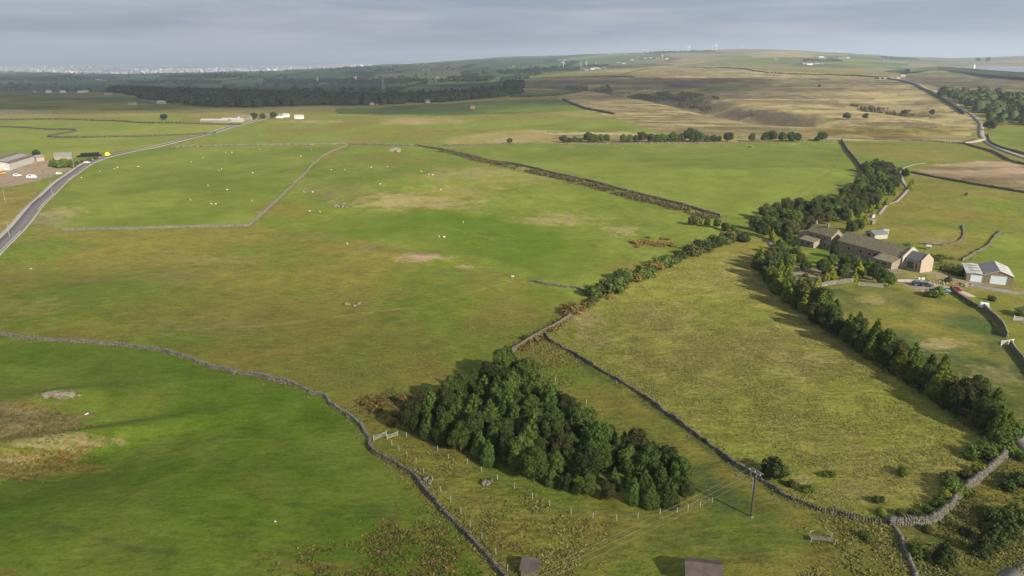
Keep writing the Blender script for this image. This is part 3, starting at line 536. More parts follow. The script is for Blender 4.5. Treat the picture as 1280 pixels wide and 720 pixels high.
# reservoir
wm = bpy.data.materials.new('water'); wm.use_nodes = True; b_ = wm.node_tree.nodes['Principled BSDF']; b_.inputs['Base Color'].default_value = (.05, .075, .10, 1); b_.inputs['Roughness'].default_value = .12
nn_ = wm.node_tree.nodes.new('ShaderNodeTexNoise'); nn_.inputs['Scale'].default_value = .15; bb_ = wm.node_tree.nodes.new('ShaderNodeBump'); bb_.inputs['Strength'].default_value = .15
wm.node_tree.links.new(nn_.outputs['Fac'], bb_.inputs['Height']); wm.node_tree.links.new(bb_.outputs['Normal'], b_.inputs['Normal'])
RES2 = [(p[0], p[1]) for p in RES]
o = obj('reservoir_water', mesh_from('reservoir_water', [(x, y, RES_Z - 1.5) for x, y in RES2], [tuple(range(len(RES2)))]), wm); tag(o, kind='structure')
def dam():
    crest = [plane(x, y, RES_Z + 1) for x, y in ((1136, 86.5), (1155, 84.2), (1175, 83.6), (1205, 85.6), (1240, 88.6), (1290, 91.8), (1480, 101.5))]
    q = resample(crest, 25); n = len(q); t = np.gradient(q, axis=0); t /= np.linalg.norm(t, axis=1)[:, None]; nr = np.stack([t[:, 1], -t[:, 0]], 1)
    if (nr[:, 1] > 0).mean() > .5: nr = -nr
    cl = np.clip(np.arange(n) / 14, .05, 1)[:, None]
    rows = []
    for d, h in ((-30, -9), (-6, 0), (0, 0.6), (6, .6), (8, 0), (60, -9), (150, None)):
        p = q + nr * d * (cl if abs(d) > 10 else 1)
        z = hz(p[:, 0], p[:, 1]) - 3 if h is None else np.full(n, RES_Z + 1 + h)
        if d == 60: z = (RES_Z + 1 + hz(*(q + nr * 150 * cl).T)) / 2 + 1
        rows.append(np.c_[p, z])
    V = np.concatenate(rows); Fc = []
    for k in range(len(rows) - 1):
        i = np.arange(n - 1); Fc.append(np.stack([k * n + i, k * n + i + 1, (k + 1) * n + i + 1, (k + 1) * n + i], 1))
    o = obj('dam_embankment', mesh_from('dam_embankment', V, np.concatenate(Fc), True), mat('dam_grass', (.038, .055, .02), .95, color2=(.07, .085, .035), scale=.01)); tag(o, kind='structure')
    m = MB()
    for a, b in zip(q[:-1], q[1:]): m.tube((*a, RES_Z + 2.2), (*b, RES_Z + 2.2), 1.0, n=4)
    w = m.build('parapet_wall', M['stonefar']); tag(w, 'low stone parapet wall running along the reservoir dam crest', 'wall')
dam()
# ---------------------------------------------------------------- stone walls
_BV = np.array([(x, y, z) for z in (-.5, .5) for y in (-.5, .5) for x in (-.5, .5)]); _BF = np.array([(0, 2, 3, 1), (4, 5, 7, 6), (0, 1, 5, 4), (2, 6, 7, 3), (0, 4, 6, 2), (1, 3, 7, 5)])
def boxes(c, s, rz, tilt=None, rng=RNG):
    n = len(c); v = _BV[None] * s[:, None, :]; v = v * (1 + rng.uniform(-.18, .18, v.shape))
    if tilt is not None:
        ct, st = np.cos(tilt)[:, None], np.sin(tilt)[:, None]; y = v[..., 1] * ct - v[..., 2] * st; z = v[..., 1] * st + v[..., 2] * ct; v = np.stack([v[..., 0], y, z], -1)
    ca, sa = np.cos(rz)[:, None], np.sin(rz)[:, None]; x = v[..., 0] * ca - v[..., 1] * sa; y = v[..., 0] * sa + v[..., 1] * ca
    v = np.stack([x, y, v[..., 2]], -1) + c[:, None, :]
    f = _BF[None] + 8 * np.arange(n)[:, None, None]
    return v.reshape(-1, 3), f.reshape(-1, 4)
def wall(label, pts, h=1.25, w=.6, stone=.5, m='stone', rubble=0.0, name='dry_stone_wall', gap=0.0, group='dry stone walls between the fields'):
    q = resample(pts, stone); n = len(q); t = np.gradient(q, axis=0); rz = np.arctan2(t[:, 1], t[:, 0]); nr = np.stack([-np.sin(rz), np.cos(rz)], 1)
    lat = (fbm(np.arange(n) * stone / 6, np.zeros(n), 88, 3) - .5) * .8 * (1 + rubble); q = q + nr * lat[:, None]
    hh = h * (.82 + .36 * fbm(np.arange(n) * stone / 7, np.ones(n) * 3, len(pts) * 7, 3)) * (1 - rubble * .75 * np.clip((fbm(np.arange(n) * stone / 5, np.ones(n) * 9, 13, 3) - .42) * 5, 0, 1))
    z0 = hz(q[:, 0], q[:, 1]); keep = RNG.random(n) > gap; Vs = []; Fs = []; nv = 0
    cs = 3 if stone < .8 else 1
    for k in range(cs):
        zc = z0 + hh * (k + .5) / cs - .12; kk = keep
        for sgn in ((-1, 1) if cs > 1 else (0,)):
            ww = w * (1 - .12 * k)
            c = np.c_[q + nr * (sgn * ww * .27 + RNG.normal(0, .04, (n, 1)))[:, :], zc + RNG.normal(0, .03, n)]
            c[:, :2] += (t / (np.linalg.norm(t, axis=1)[:, None] + 1e-9)) * RNG.uniform(-.2, .2, (n, 1)) * stone
            s = np.c_[stone * RNG.uniform(.8, 1.25, n), np.full(n, ww * (.56 if cs > 1 else 1)) * RNG.uniform(.85, 1.15, n), hh / cs * RNG.uniform(.85, 1.2, n) + (.25 if k == 0 else .02)]
            v, f = boxes(c[kk], s[kk], rz[kk] + RNG.normal(0, .08, kk.sum())); Vs.append(v); Fs.append(f + nv); nv += len(v)
    c = np.c_[q, z0 + hh + .02]; s = np.c_[stone * RNG.uniform(.5, .9, n), w * RNG.uniform(.7, 1.05, n), RNG.uniform(.12, .34, n) * (1 if stone < .8 else 1.3)]
    v, f = boxes(c[keep], s[keep], rz[keep] + RNG.normal(0, .15, keep.sum()), RNG.normal(0, .2, keep.sum())); Vs.append(v); Fs.append(f + nv); nv += len(v)
    nf = int(n * (.2 + 1.3 * rubble)) if stone < .8 else 0
    if nf:
        i = RNG.integers(0, n, nf); d = RNG.normal(0, .75 + rubble, nf); p = q[i] + nr[i] * d[:, None]; sz = RNG.uniform(.12, .38, nf)
        v, f = boxes(np.c_[p, hz(p[:, 0], p[:, 1]) + sz * .2], np.c_[sz * 1.3, sz, sz * .7], RNG.uniform(0, 6, nf), RNG.normal(0, .3, nf)); Vs.append(v); Fs.append(f + nv)
    o = obj(name, mesh_from(name, np.concatenate(Vs), np.concatenate(Fs)), M[m]); tag(o, label, 'wall', group); return o
W1 = P((-90, 414), (0, 418), (50, 425), (120, 430), (160, 433), (200, 438), (240, 450), (280, 463), (320, 470), (360, 480), (400, 495), (420, 510), (445, 527), (458, 543), (464, 549))
wall('pale rubble stone wall curving round the top of the deep green near-left field', W1, .95, .7, .48, rubble=.55)
W1b = P((462, 553), (463, 562), (480, 574), (510, 592), (540, 622), (570, 655), (600, 690), (628, 722), (655, 765))
wall('mossy stone wall running from the wooden gate down to the bottom edge', W1b, 1.0, .7, .42, 'mossy', rubble=.4)
wall('long straight stone wall under the green sheep field at left', P((78, 288), (150, 286.5), (230, 284.5), (312, 282.5)), 1.05, .5, .6)
wall('stone wall climbing diagonally between the two sheep fields', P((312, 282), (330, 266), (348, 250), (365, 233), (383, 216), (388, 209), (405, 195), (436, 181.5)), 1.25, .55, .6)
wall('far stone wall along the top of the sheep fields', P((214, 185), (300, 182), (400, 181.5), (436, 181), (520, 183)), 1.5, .9, 1.5, 'stonefar')
wall('stone wall at the foot of the brown heather bank', P((520, 182), (545, 186), (570, 191), (600, 199), (650, 207), (700, 219), (760, 233), (830, 251), (900, 271)), 1.3, .8, .9, 'mossy')
wall('mortar-grey wall above the top corner of the plantation', P((640, 440), (660, 428), (684, 414), (704, 402), (722, 388)), 1.2, .55, .42)
W6 = P((680, 417), (690, 428), (712, 441), (735, 453), (760, 468), (795, 491), (830, 515), (855, 533), (880, 550), (908, 573), (935, 590), (970, 612), (1010, 632), (1060, 648), (1110, 655))
wall('tumbled stone wall between the plantation pasture and the rough straw field', W6, .9, .7, .42, 'mossy', rubble=.65)
wall('broad grey stone wall curving up the bottom right corner of the rough field', P((1112, 655), (1140, 655), (1165, 652), (1182, 642), (1197, 625), (1212, 608), (1230, 592), (1256, 571)), 1.5, 1.0, .42, rubble=.15)
wall('collapsed rubble wall dropping to the bottom edge at right', P((1116, 657), (1126, 675), (1131, 690), (1137, 710), (1146, 740)), .7, .7, .4, rubble=.9)
wall('dark stone wall down the right side of the green plateau field', P((1052, 176), (1062, 192), (1073, 205), (1078, 216), (1074, 229)), 1.9, .8, 1.0, 'mossy')
wall('far pale wall between moor and green plateau field', P((556, 181.5), (700, 180.5), (860, 179), (1052, 175.5)), 0.8, 0.8, 2.0, 'mossy')
wall('stone wall along the moor edge beside the lane junction', P((1054, 173), (1120, 175.5), (1180, 178), (1205, 180)), 1.4, 1.0, 1.5, 'stonefar')
wall('stone wall above the pinkish brown ploughed field corner', P((1139, 216), (1180, 224), (1230, 233), (1290, 243), (1370, 254)), 1.3, .6, .9, 'mossy')
wall('stone wall running past the rear of the steel shed', P((1203, 326), (1222, 315), (1238, 304), (1251, 290)), .9, .7, .7, 'mossy', rubble=.4)
wall('shadowed stone wall from the white horsebox to the pale gate', P((1229, 386), (1242, 398), (1252, 409), (1259, 422)), 1.6, .6, .45)
wall('stone wall continuing right of the pale gate', P((1263, 432), (1272, 444), (1284, 460), (1310, 490)), 1.3, .6, .45)
wall('short wall climbing from the barn yard mound', P((1150, 305), (1180, 307), (1200, 300), (1204, 282)), .6, .7, .7, 'mossy', rubble=.6)
wall('stone garden wall in front of the farm garden', P((1014, 361), (1030, 357.5), (1050, 354.5), (1068, 352.5)), 1.5, .6, .45)
wall('stone wall beside the parked cars below the farm', P((1188, 362), (1200, 372), (1212, 380), (1222, 386)), 1.2, .5, .45, 'mossy')
wall('long dark boundary wall across the distant moor', P((640, 99.5), (700, 97), (790, 96.5)), 3, 3, 12, 'darkwall')
wall('distant dark wall along the brow of the moor', P((782, 92), (830, 86), (880, 85), (960, 91), (1040, 94), (1104, 97)), 3.2, 3, 12, 'darkwall')
wall('dark wall edging the lane over the moor', P((1108, 98.5), (1136, 104), (1170, 121), (1205, 143)), 3.0, 2, 6, 'darkwall')
wall('twin dark field wall below the far green pasture', P((704, 124.5), (718, 131), (735, 137), (767, 143)), 2.6, 3, 5, 'darkwall')
wall('dark wall round the corner of the far green pasture', P((640, 121), (700, 119), (755, 114), (764, 113), (758, 107)), 3, 3, 7, 'darkwall')
wall('far left zigzag field wall beyond the yellow-green field', P((-60, 157), (0, 159), (60, 162), (95, 163.5), (62, 171.5), (170, 171), (268, 167)), 1.4, 1.2, 2.5, 'darkwall')
wall('stone wall beside the lane bend at right', P((1205, 180), (1240, 190), (1262, 201), (1290, 208)), 1.5, .9, 1.5, 'mossy')
wall('curved wall inside the lane around the bright green paddock', P((1235, 168), (1238, 178), (1255, 186), (1290, 195)), 1.6, .9, 1.5, 'mossy')
wall('broken wall stub beside the hedge below the bright green pasture', P((662, 352), (690, 357), (722, 362), (738, 370)), .8, .8, .6, 'mossy', rubble=.7)
wall('distant stone wall below the left wood', P((-60, 150), (100, 150), (200, 154), (300, 156)), 1.6, 1.6, 4, 'darkwall')

# ---------------------------------------------------------------- trees
def leaf_cards(pts, nrm, size, rng, jit=.5):
    n = len(pts); a = rng.normal(size=(n, 3)); nn = nrm + jit * rng.normal(size=(n, 3)); nn /= np.linalg.norm(nn, axis=1)[:, None] + 1e-9
    u = np.cross(nn, a); u /= np.linalg.norm(u, axis=1)[:, None] + 1e-9; v = np.cross(nn, u)
    s = size * rng.uniform(.6, 1.35, (n, 1)); w = s * rng.uniform(.45, .8, (n, 1))
    q = np.stack([pts - u * s, pts + v * w + nn * s * .15, pts + u * s, pts - v * w - nn * s * .1], 1)
    return q.reshape(-1, 3), np.arange(4 * n).reshape(n, 4)
def sphere_pts(n, rng):
    p = rng.normal(size=(n, 3)); return p / np.linalg.norm(p, axis=1)[:, None]
def lobes_mesh(name, lobes, rng, density, size, inner=.66):
    """lobes: (centre, radii). Leaf clumps over every lobe plus a lumpy inner mass of the same leaves."""
    Vs = []; Fs = []; nv = 0
    for c, r in lobes:
        c = np.array(c); r = np.array(r); ar = (r[0] * r[1] + r[0] * r[2] + r[1] * r[2]) * 4.2
        n = max(20, int(ar * density)); d = sphere_pts(n, rng); rr = rng.uniform(.78, 1.12, (n, 1)) * (1 + .16 * np.sin(d[:, :1] * 5 + c[0]) * np.cos(d[:, 2:] * 6))
        p = c + d * r * rr; v, f = leaf_cards(p, d / r, size, rng, .55); Vs.append(v); Fs.append(f + nv); nv += len(v)
        d2 = []; th = np.linspace(0, PI, 6); ph = np.linspace(0, 2 * PI, 9)[:-1]
        S = np.array([(math.sin(t) * math.cos(p_), math.sin(t) * math.sin(p_), math.cos(t)) for t in th for p_ in ph])
        v = c + S * r * inner * rng.uniform(.85, 1.1, (len(S), 1)); i = [(a * 8 + b, a * 8 + (b + 1) % 8, (a + 1) * 8 + (b + 1) % 8, (a + 1) * 8 + b) for a in range(5) for b in range(8)]
        Vs.append(v); Fs.append(np.array(i) + nv); nv += len(v)
    return mesh_from(name, np.concatenate(Vs), np.concatenate(Fs))
def trunk_mesh(name, h, r, limbs, rng):
    m = MB(); m.tube((0, 0, -.4), (.05, 0, h * .45), r, r * .7, 7); m.tube((.05, 0, h * .45), (0, .08, h), r * .7, r * .3, 6)
    for k in range(limbs):
        a = 2 * PI * k / limbs + rng.uniform(-.4, .4); z = h * rng.uniform(.3, .7); l = h * rng.uniform(.3, .5)
        m.tube((0, 0, z), (math.cos(a) * l * .7, math.sin(a) * l * .7, z + l * .7), r * .4, r * .12, 5)
    return m.mesh(name)
PROTO = {}
def make_broad(key, H, W, leaf, nl, rng, density=24, size=.20):
    lobes = [((0, 0, H * .58), (W * .30, W * .30, H * .30))]
    for k in range(nl):
        a = 2 * PI * k / nl * 2.4 + rng.uniform(-.4, .4); z = H * (.30 + .5 * k / nl) + rng.uniform(-.3, .3); rad = W * .33 * math.sin(PI * min(.97, (z / H) * .92)) ** .7 * rng.uniform(.75, 1.15)
        s = W * rng.uniform(.15, .25); lobes.append(((rad * math.cos(a), rad * math.sin(a), z), (s, s, s * rng.uniform(.8, 1.15))))
    lobes.append(((rng.uniform(-.4, .4), rng.uniform(-.4, .4), H * .88), (W * .17, W * .17, H * .12)))
    return (lobes_mesh('crown', lobes, rng, density, size), trunk_mesh('trunk', H * .7, .022 * H + .03, 4, rng), leaf)
def make_cone(key, H, W, leaf, rng, tiers=9, density=16, size=.22):
    lobes = []
    for t in range(tiers):
        z = H * (.08 + .86 * t / tiers); rr = W * .5 * (1 - (t / tiers) ** 1.35) * rng.uniform(.85, 1.1) + .15; k = max(3, int(rr * 3.2))
        for j in range(k):
            a = 2 * PI * j / k + t * .7 + rng.uniform(-.25, .25); q = rr * rng.uniform(.55, .78); s = rr * .42 + .16
            lobes.append(((q * math.cos(a), q * math.sin(a), z + .08 * H), (s, s, s * .95)))
    lobes.append(((0, 0, H * .95), (.22, .22, .6)))
    return (lobes_mesh('crown', lobes, rng, density, size), trunk_mesh('trunk', H * .85, .02 * H + .03, 0, rng), leaf)
def mk(key, fn):
    PROTO[key] = []
    for me_c, me_t, leaf in fn: PROTO[key].append((me_c, me_t, M[leaf])); 
rg = np.random.default_rng(5)
mk('broad', [make_broad('b', 8.5, 6.4, 'leafA', 13 + i, rg) for i in range(5)])
mk('dark', [make_broad('b', 9, 7.2, 'leafB', 14 + i, rg) for i in range(4)])
mk('olive', [make_broad('b', 8, 6.4, 'leafC', 12 + i, rg) for i in range(3)])
mk('conifer', [make_cone('c', 9, 5.2, 'conif', rg, 8 + i) for i in range(4)])
mk('alder', [make_cone('c', 8.5, 5.0, 'leafA', rg, 7 + i % 3, 20, .2) for i in range(5)])
mk('litcon', [make_cone('c', 7, 4.4, 'leafS', rg, 7, 18, .2) for i in range(3)])
mk('gold', [make_cone('c', 5, 3.1, 'leafY', rg, 6, 16, .2) for i in range(2)])
mk('spruce', [make_cone('c', 4.5, 3.4, 'leafB', rg, 6, 14, .2) for i in range(2)])
mk('light', [make_broad('b', 4, 3.6, 'leafL', 9, rg, 16, .2) for i in range(2)])
NVIEW = {}
def tree(kind, p, H, label, group, cat='tree', name='tree', wide=1.0, rz=None):
    L_ = PROTO[kind]; me_c, me_t, lm = L_[random.randrange(len(L_))]
    base = {'broad': 8.5, 'dark': 9, 'olive': 8, 'conifer': 9, 'alder': 8.5, 'litcon': 7, 'gold': 5, 'spruce': 4.5, 'light': 4}[kind]
    s = H / base; o = empty(name, (p[0], p[1], ground(p[0], p[1]) - .05), random.uniform(0, 6.28) if rz is None else rz, label, cat, group)
    o.scale = (s * wide * random.uniform(.9, 1.12), s * wide * random.uniform(.9, 1.12), s)
    if name == 'tree' and kind in ('litcon', 'conifer', 'gold', 'spruce'): o.name = 'conifer_tree'
    obj('crown', me_c, lm, o); obj('trunk', me_t, M['bark'], o); return o
def shrub_meshes(kind, W, H, leaf, n, rng, density=20, size=.17):
    out = []
    for _ in range(n):
        lobes = [((rng.uniform(-.25, .25) * W, rng.uniform(-.25, .25) * W, H * rng.uniform(.25, .55)), (W * rng.uniform(.2, .32),) * 2 + (H * rng.uniform(.28, .42),)) for _ in range(7)]
        out.append((lobes_mesh('shrub', lobes, rng, density, size), M[leaf]))
    return out
SH = {'dark': shrub_meshes('d', 3, 2.4, 'leafB', 3, rg), 'mid': shrub_meshes('m', 3, 2.4, 'leafA', 3, rg), 'olive': shrub_meshes('o', 3, 2.2, 'leafC', 3, rg),
      'light': shrub_meshes('l', 3, 2.2, 'leafL', 2, rg), 'rust': shrub_meshes('r', 3, 1.8, 'bracken', 3, rg), 'yellow': shrub_meshes('y', 2.6, 2.6, 'leafY', 2, rg)}
def shrub(kind, p, H, label, group, wide=1.0, name='shrub'):
    me, m = random.choice(SH[kind]); o = obj(name, me, m, None, (p[0], p[1], ground(p[0], p[1]) - .1), random.uniform(0, 6.28))
    s = H / 2.3; o.scale = (s * wide, s * wide, s); tag(o, label, 'shrub', group); return o
def poisson(poly, dmin, nmax, rng, tries=9000):
    P_ = np.array([p[:2] for p in poly]); lo = P_.min(0); hi = P_.max(0); c = rng.uniform(lo, hi, (tries, 2)); c = c[pip(c[:, 0], c[:, 1], P_)]; out = []
    for q in c:
        if all((q[0] - r[0]) ** 2 + (q[1] - r[1]) ** 2 > dmin * dmin for r in out):
            out.append(q)
            if len(out) >= nmax: break
    return out
def ranked(pts, per):
    """order points front to back in ranks, and left to right in each rank"""
    pts = sorted(pts, key=lambda p: p[1]); res = []
    for k in range(0, len(pts), per):
        row = sorted(pts[k:k + per], key=lambda p: p[0] / p[1])
        for i, p in enumerate(row): res.append((p, k // per, i))
    return res
# plantation
PLANT = P((502, 541), (530, 527), (575, 505), (603, 484), (634, 470), (662, 488), (690, 512), (730, 540), (770, 562), (830, 590), (870, 606), (866, 622), (840, 632), (790, 637), (740, 628), (690, 612), (640, 594), (590, 574), (550, 556))
pl = poisson(PLANT, 3.2, 140, np.random.default_rng(3))
nrank = 13
for p, k, i in ranked(pl, nrank):
    kind = random.choices(['broad', 'alder', 'dark', 'olive'], [6, 9, 3, 1])[0]; w = {'alder': 'feathery pointed green', 'broad': 'leafy mid-green', 'dark': 'dense dark green', 'olive': 'olive green'}[kind]
    px = project(p[0], p[1], 0)[0]; Hh = random.uniform(6.0, 9.0) * (1.06 if px < 690 else .98) * random.choice((.8, .9, 1, 1.1)) * (.75 if k == 0 else 1)
    tree(kind, p, Hh, f'{w} tree in the fenced plantation, {ORD[i]} from left in {ORD[k]} rank from front', 'trees of the fenced plantation', wide=.86)
# conifer belt
def along(pts, step, rng, jit=.3):
    q = resample(pts, step); return [a + rng.normal(0, jit, 2) for a in q]
def offset(pts, d):
    q = np.array([p[:2] for p in pts]); t = np.gradient(q, axis=0); t /= np.linalg.norm(t, axis=1)[:, None]; return q + np.stack([-t[:, 1], t[:, 0]], 1) * d
BELT = P((948, 330), (962, 352), (985, 374), (1010, 392), (1040, 414), (1080, 440), (1120, 467), (1150, 487), (1180, 507), (1215, 530), (1248, 550))
rr_ = np.random.default_rng(8)
belt_lb = {'conifer': 'pointed green conifer', 'dark': 'round dark tree', 'olive': 'olive green tree', 'broad': 'leafy green tree', 'litcon': 'pointed conifer tinted sunlit yellow-green'}
for i, p in enumerate(along(BELT, 3.5, rr_, .8)):
    k = random.choices(['conifer', 'dark', 'olive', 'broad'], [4, 2, 2, 3])[0] if i % 3 != 2 else 'litcon'
    tree(k, p, random.choice((5.2, 6.2, 7.0, 7.6, 8.4, 9.0)), f'{belt_lb[k]} in the front row of the belt, {ORD[min(i, 37)]} from the drive', 'trees of the long belt by the rough field', wide=.9)
for i, p in enumerate(along(offset(BELT, 4.0), 4.0, rr_, 1.0)):
    k = random.choices(['conifer', 'olive', 'dark', 'litcon', 'broad'], [4, 1, 1, 4, 2])[0]
    tree(k, p, random.choice((6.2, 7.2, 8.0, 8.8, 9.6)), f'{belt_lb[k]} in the rear row of the belt, {ORD[min(i, 37)]} from the drive', 'trees of the long belt by the rough field', wide=.85)
# north wood
NW = P((940, 298), (948, 276), (985, 266), (1030, 258), (1062, 246), (1078, 232), (1080, 214), (1098, 210), (1118, 219), (1124, 235), (1112, 248), (1090, 262), (1065, 276), (1030, 284), (1000, 293), (965, 302))
for p, k, i in ranked(poisson(NW, 5.2, 95, np.random.default_rng(4)), 14):
    kd = random.choices(['broad', 'dark', 'olive'], [5, 3, 3])[0]; w = {'broad': 'leafy mid-green', 'dark': 'dense dark green', 'olive': 'olive green'}[kd]
    tree(kd, p, random.uniform(6.0, 9.0), f'{w} tree in the wood behind the farm, {ORD[i]} from left in {ORD[k]} rank', 'trees of the wood behind the farmhouse')
# yellow-green garden trees (picture base x, y, height m, kind)
GT = [(1081, 281, 5.5, 'gold'), (1062, 276, 6, 'gold'), (1076, 272, 4, 'gold'), (1088, 266, 4.5, 'gold'), (1098, 261, 4, 'gold'), (1108, 256, 4.5, 'gold'), (1118, 244, 5, 'gold'), (1140, 232, 4.5, 'gold'), (1131, 222, 6.5, 'dark'), (1137, 237, 5, 'gold'),
      (1038, 352, 6.5, 'gold'), (1032, 354, 4, 'gold'), (1022, 358, 4.0, 'gold'), (1073, 343, 5, 'gold'), (1068, 352, 4, 'gold'), (965, 300, 5, 'gold'), (968, 312, 4.5, 'gold'), (951, 322, 5, 'gold'), (946, 334, 4, 'gold'), (964, 342, 4.5, 'gold'), (975, 352, 4, 'gold'), (990, 368, 4, 'gold')]
for i, (x, y, h, k) in enumerate(sorted(GT)):
    tree(k, G(x, y), h, (f'narrow bright yellow-green conifer, {ORD[i]} from left of those around the farm' if k == 'gold' else 'dark pointed tree beside the farm track bend'), 'golden conifers around the farm', name='golden_conifer' if k == 'gold' else 'tree')
GT2 = [(972, 330, 8.5, 'dark', 'rounded dark tree left of the garden lawn by the drive'), (982, 342, 8, 'broad', 'tall leafy tree at the lower left of the garden'), (975, 318, 7, 'broad', 'leafy tree at the top left of the garden'), (1104, 358, 6.8, 'broad', 'big round green tree in front of the lean-to roof'),
       (1110, 358, 5.5, 'broad', 'green tree touching the yard corner by the parked car'), (1043, 322, 5.5, 'dark', 'dark tree in front of the house gable'), (1058, 340, 7.5, 'dark', 'dark tree in the middle of the farm garden'), (1070, 336, 5.5, 'broad', 'leafy tree before the brown barn wall'), (1084, 340, 5.5, 'broad', 'leafy tree left of the lean-to'),
       (1090, 350, 6.5, 'dark', 'dark tree by the garden fence'), (1052, 350, 6, 'dark', 'low dark tree behind the garden wall'), (1000, 330, 4.5, 'olive', 'pale blossoming tree on the garden lawn'), (1064, 292, 6.5, 'dark', 'dark tree behind the house roof'), (1072, 290, 6.5, 'broad', 'green tree between house and green shed'),
       (1040, 332, 5, 'broad', 'small round tree on the lawn edge'), (984, 306, 6.5, 'dark', 'dark tree left of the outbuilding'), (1027, 342, 6, 'dark', 'reddish-shaded tree near the garden terrace'), (1006, 340, 5, 'broad', 'low tree beside the shaded terrace'), (1096, 342, 4, 'dark', 'dark tree against the barn wall')]
gp_ = poisson(P((966, 312), (985, 303), (1000, 312), (998, 322), (1020, 338), (1040, 326), (1050, 322), (1080, 330), (1100, 340), (1098, 350), (1062, 350), (1015, 356), (990, 348), (974, 332)), 3.6, 30, np.random.default_rng(77))
for p, k, i in ranked(gp_, 8): shrub(random.choice(['dark', 'mid', 'mid', 'olive', 'light', 'yellow']), p, random.uniform(1.6, 3.4), f'garden bush below the farmhouse, {ORD[i]} from left in {ORD[k]} rank from the front', 'bushes of the farm garden', 1.15)
for x, y, h, k, lb in GT2: tree(k, G(x, y), h, lb, 'trees of the farm garden')
# the long row beside the green plateau field
ROWT = [(704, 7), (711, 5), (719, 6), (726, 5), (735, 10), (742, 8), (750, 8), (757, 8), (779, 8), (787, 7.5), (794, 7), (803, 10), (814, 8), (821, 7.5), (828, 8), (833, 7), (841, 10), (851, 8.5), (862, 13.5), (868, 11), (876, 9), (884, 6.5), (891, 6.5), (898, 6), (910, 9), (939, 8), (957, 9), (965, 10), (978, 9), (990, 9), (996, 8), (1021, 5), (1028, 9)]
for i, (x, h) in enumerate(ROWT):
    tree(random.choice(['broad', 'broad', 'dark', 'olive']), G(x, 178.5 - (x - 700) * .006), h * 1.05, f'tree in the long row beyond the plateau field, {ORD[i]} from left', 'trees in the long row beyond the plateau field', wide=1.25)
# upper right wood and moor trees
UR = P((1176, 116), (1190, 117), (1215, 120), (1245, 122), (1300, 126), (1380, 130), (1380, 158), (1300, 158), (1240, 157), (1232, 150), (1222, 141), (1205, 131), (1190, 124))
for x, y, h, k, lb in ((1058, 149, 9, 'dark', 'round dark tree alone on the moor, left of the scattered four'), (1081, 149, 8, 'olive', 'olive tree alone on the moor, second of the scattered four'), (1130, 145, 9, 'dark', 'dark tree at the edge of the moor shadow, third of the scattered four'), (1164, 144, 8, 'dark', 'dark tree in the shaded moor, rightmost of the scattered four'),
                       (1024, 109, 7, 'dark', 'tiny lone bush high on the tan moor'), (1222, 77.5, 30, 'dark', 'left of two trees on the skyline above the reservoir'), (1235, 77.5, 33, 'dark', 'right of two trees on the skyline above the reservoir'), (1237, 163, 12, 'olive', 'sunlit tree at the lane junction corner'), (205, 150, 8, 'dark', 'lone round bush in the far left field'),
                       (318, 149, 9, 'dark', 'tree left of the far white houses'), (328, 149, 8, 'olive', 'olive tree between the far white houses'), (343, 148, 9, 'dark', 'wide tree behind the far white houses'), (637, 179, 5, 'dark', 'small dark bush in the tan strip'), (1175, 122, 12, 'dark', 'dark tree leading the wood down the moor lane'),
                       (1246, 120, 14, 'dark', 'lone tree above the junction wood'), (46, 196, 6, 'dark', 'small tree behind the left farm barn')):
    tree(k, G(x, y), h, lb, None, wide=1.3)
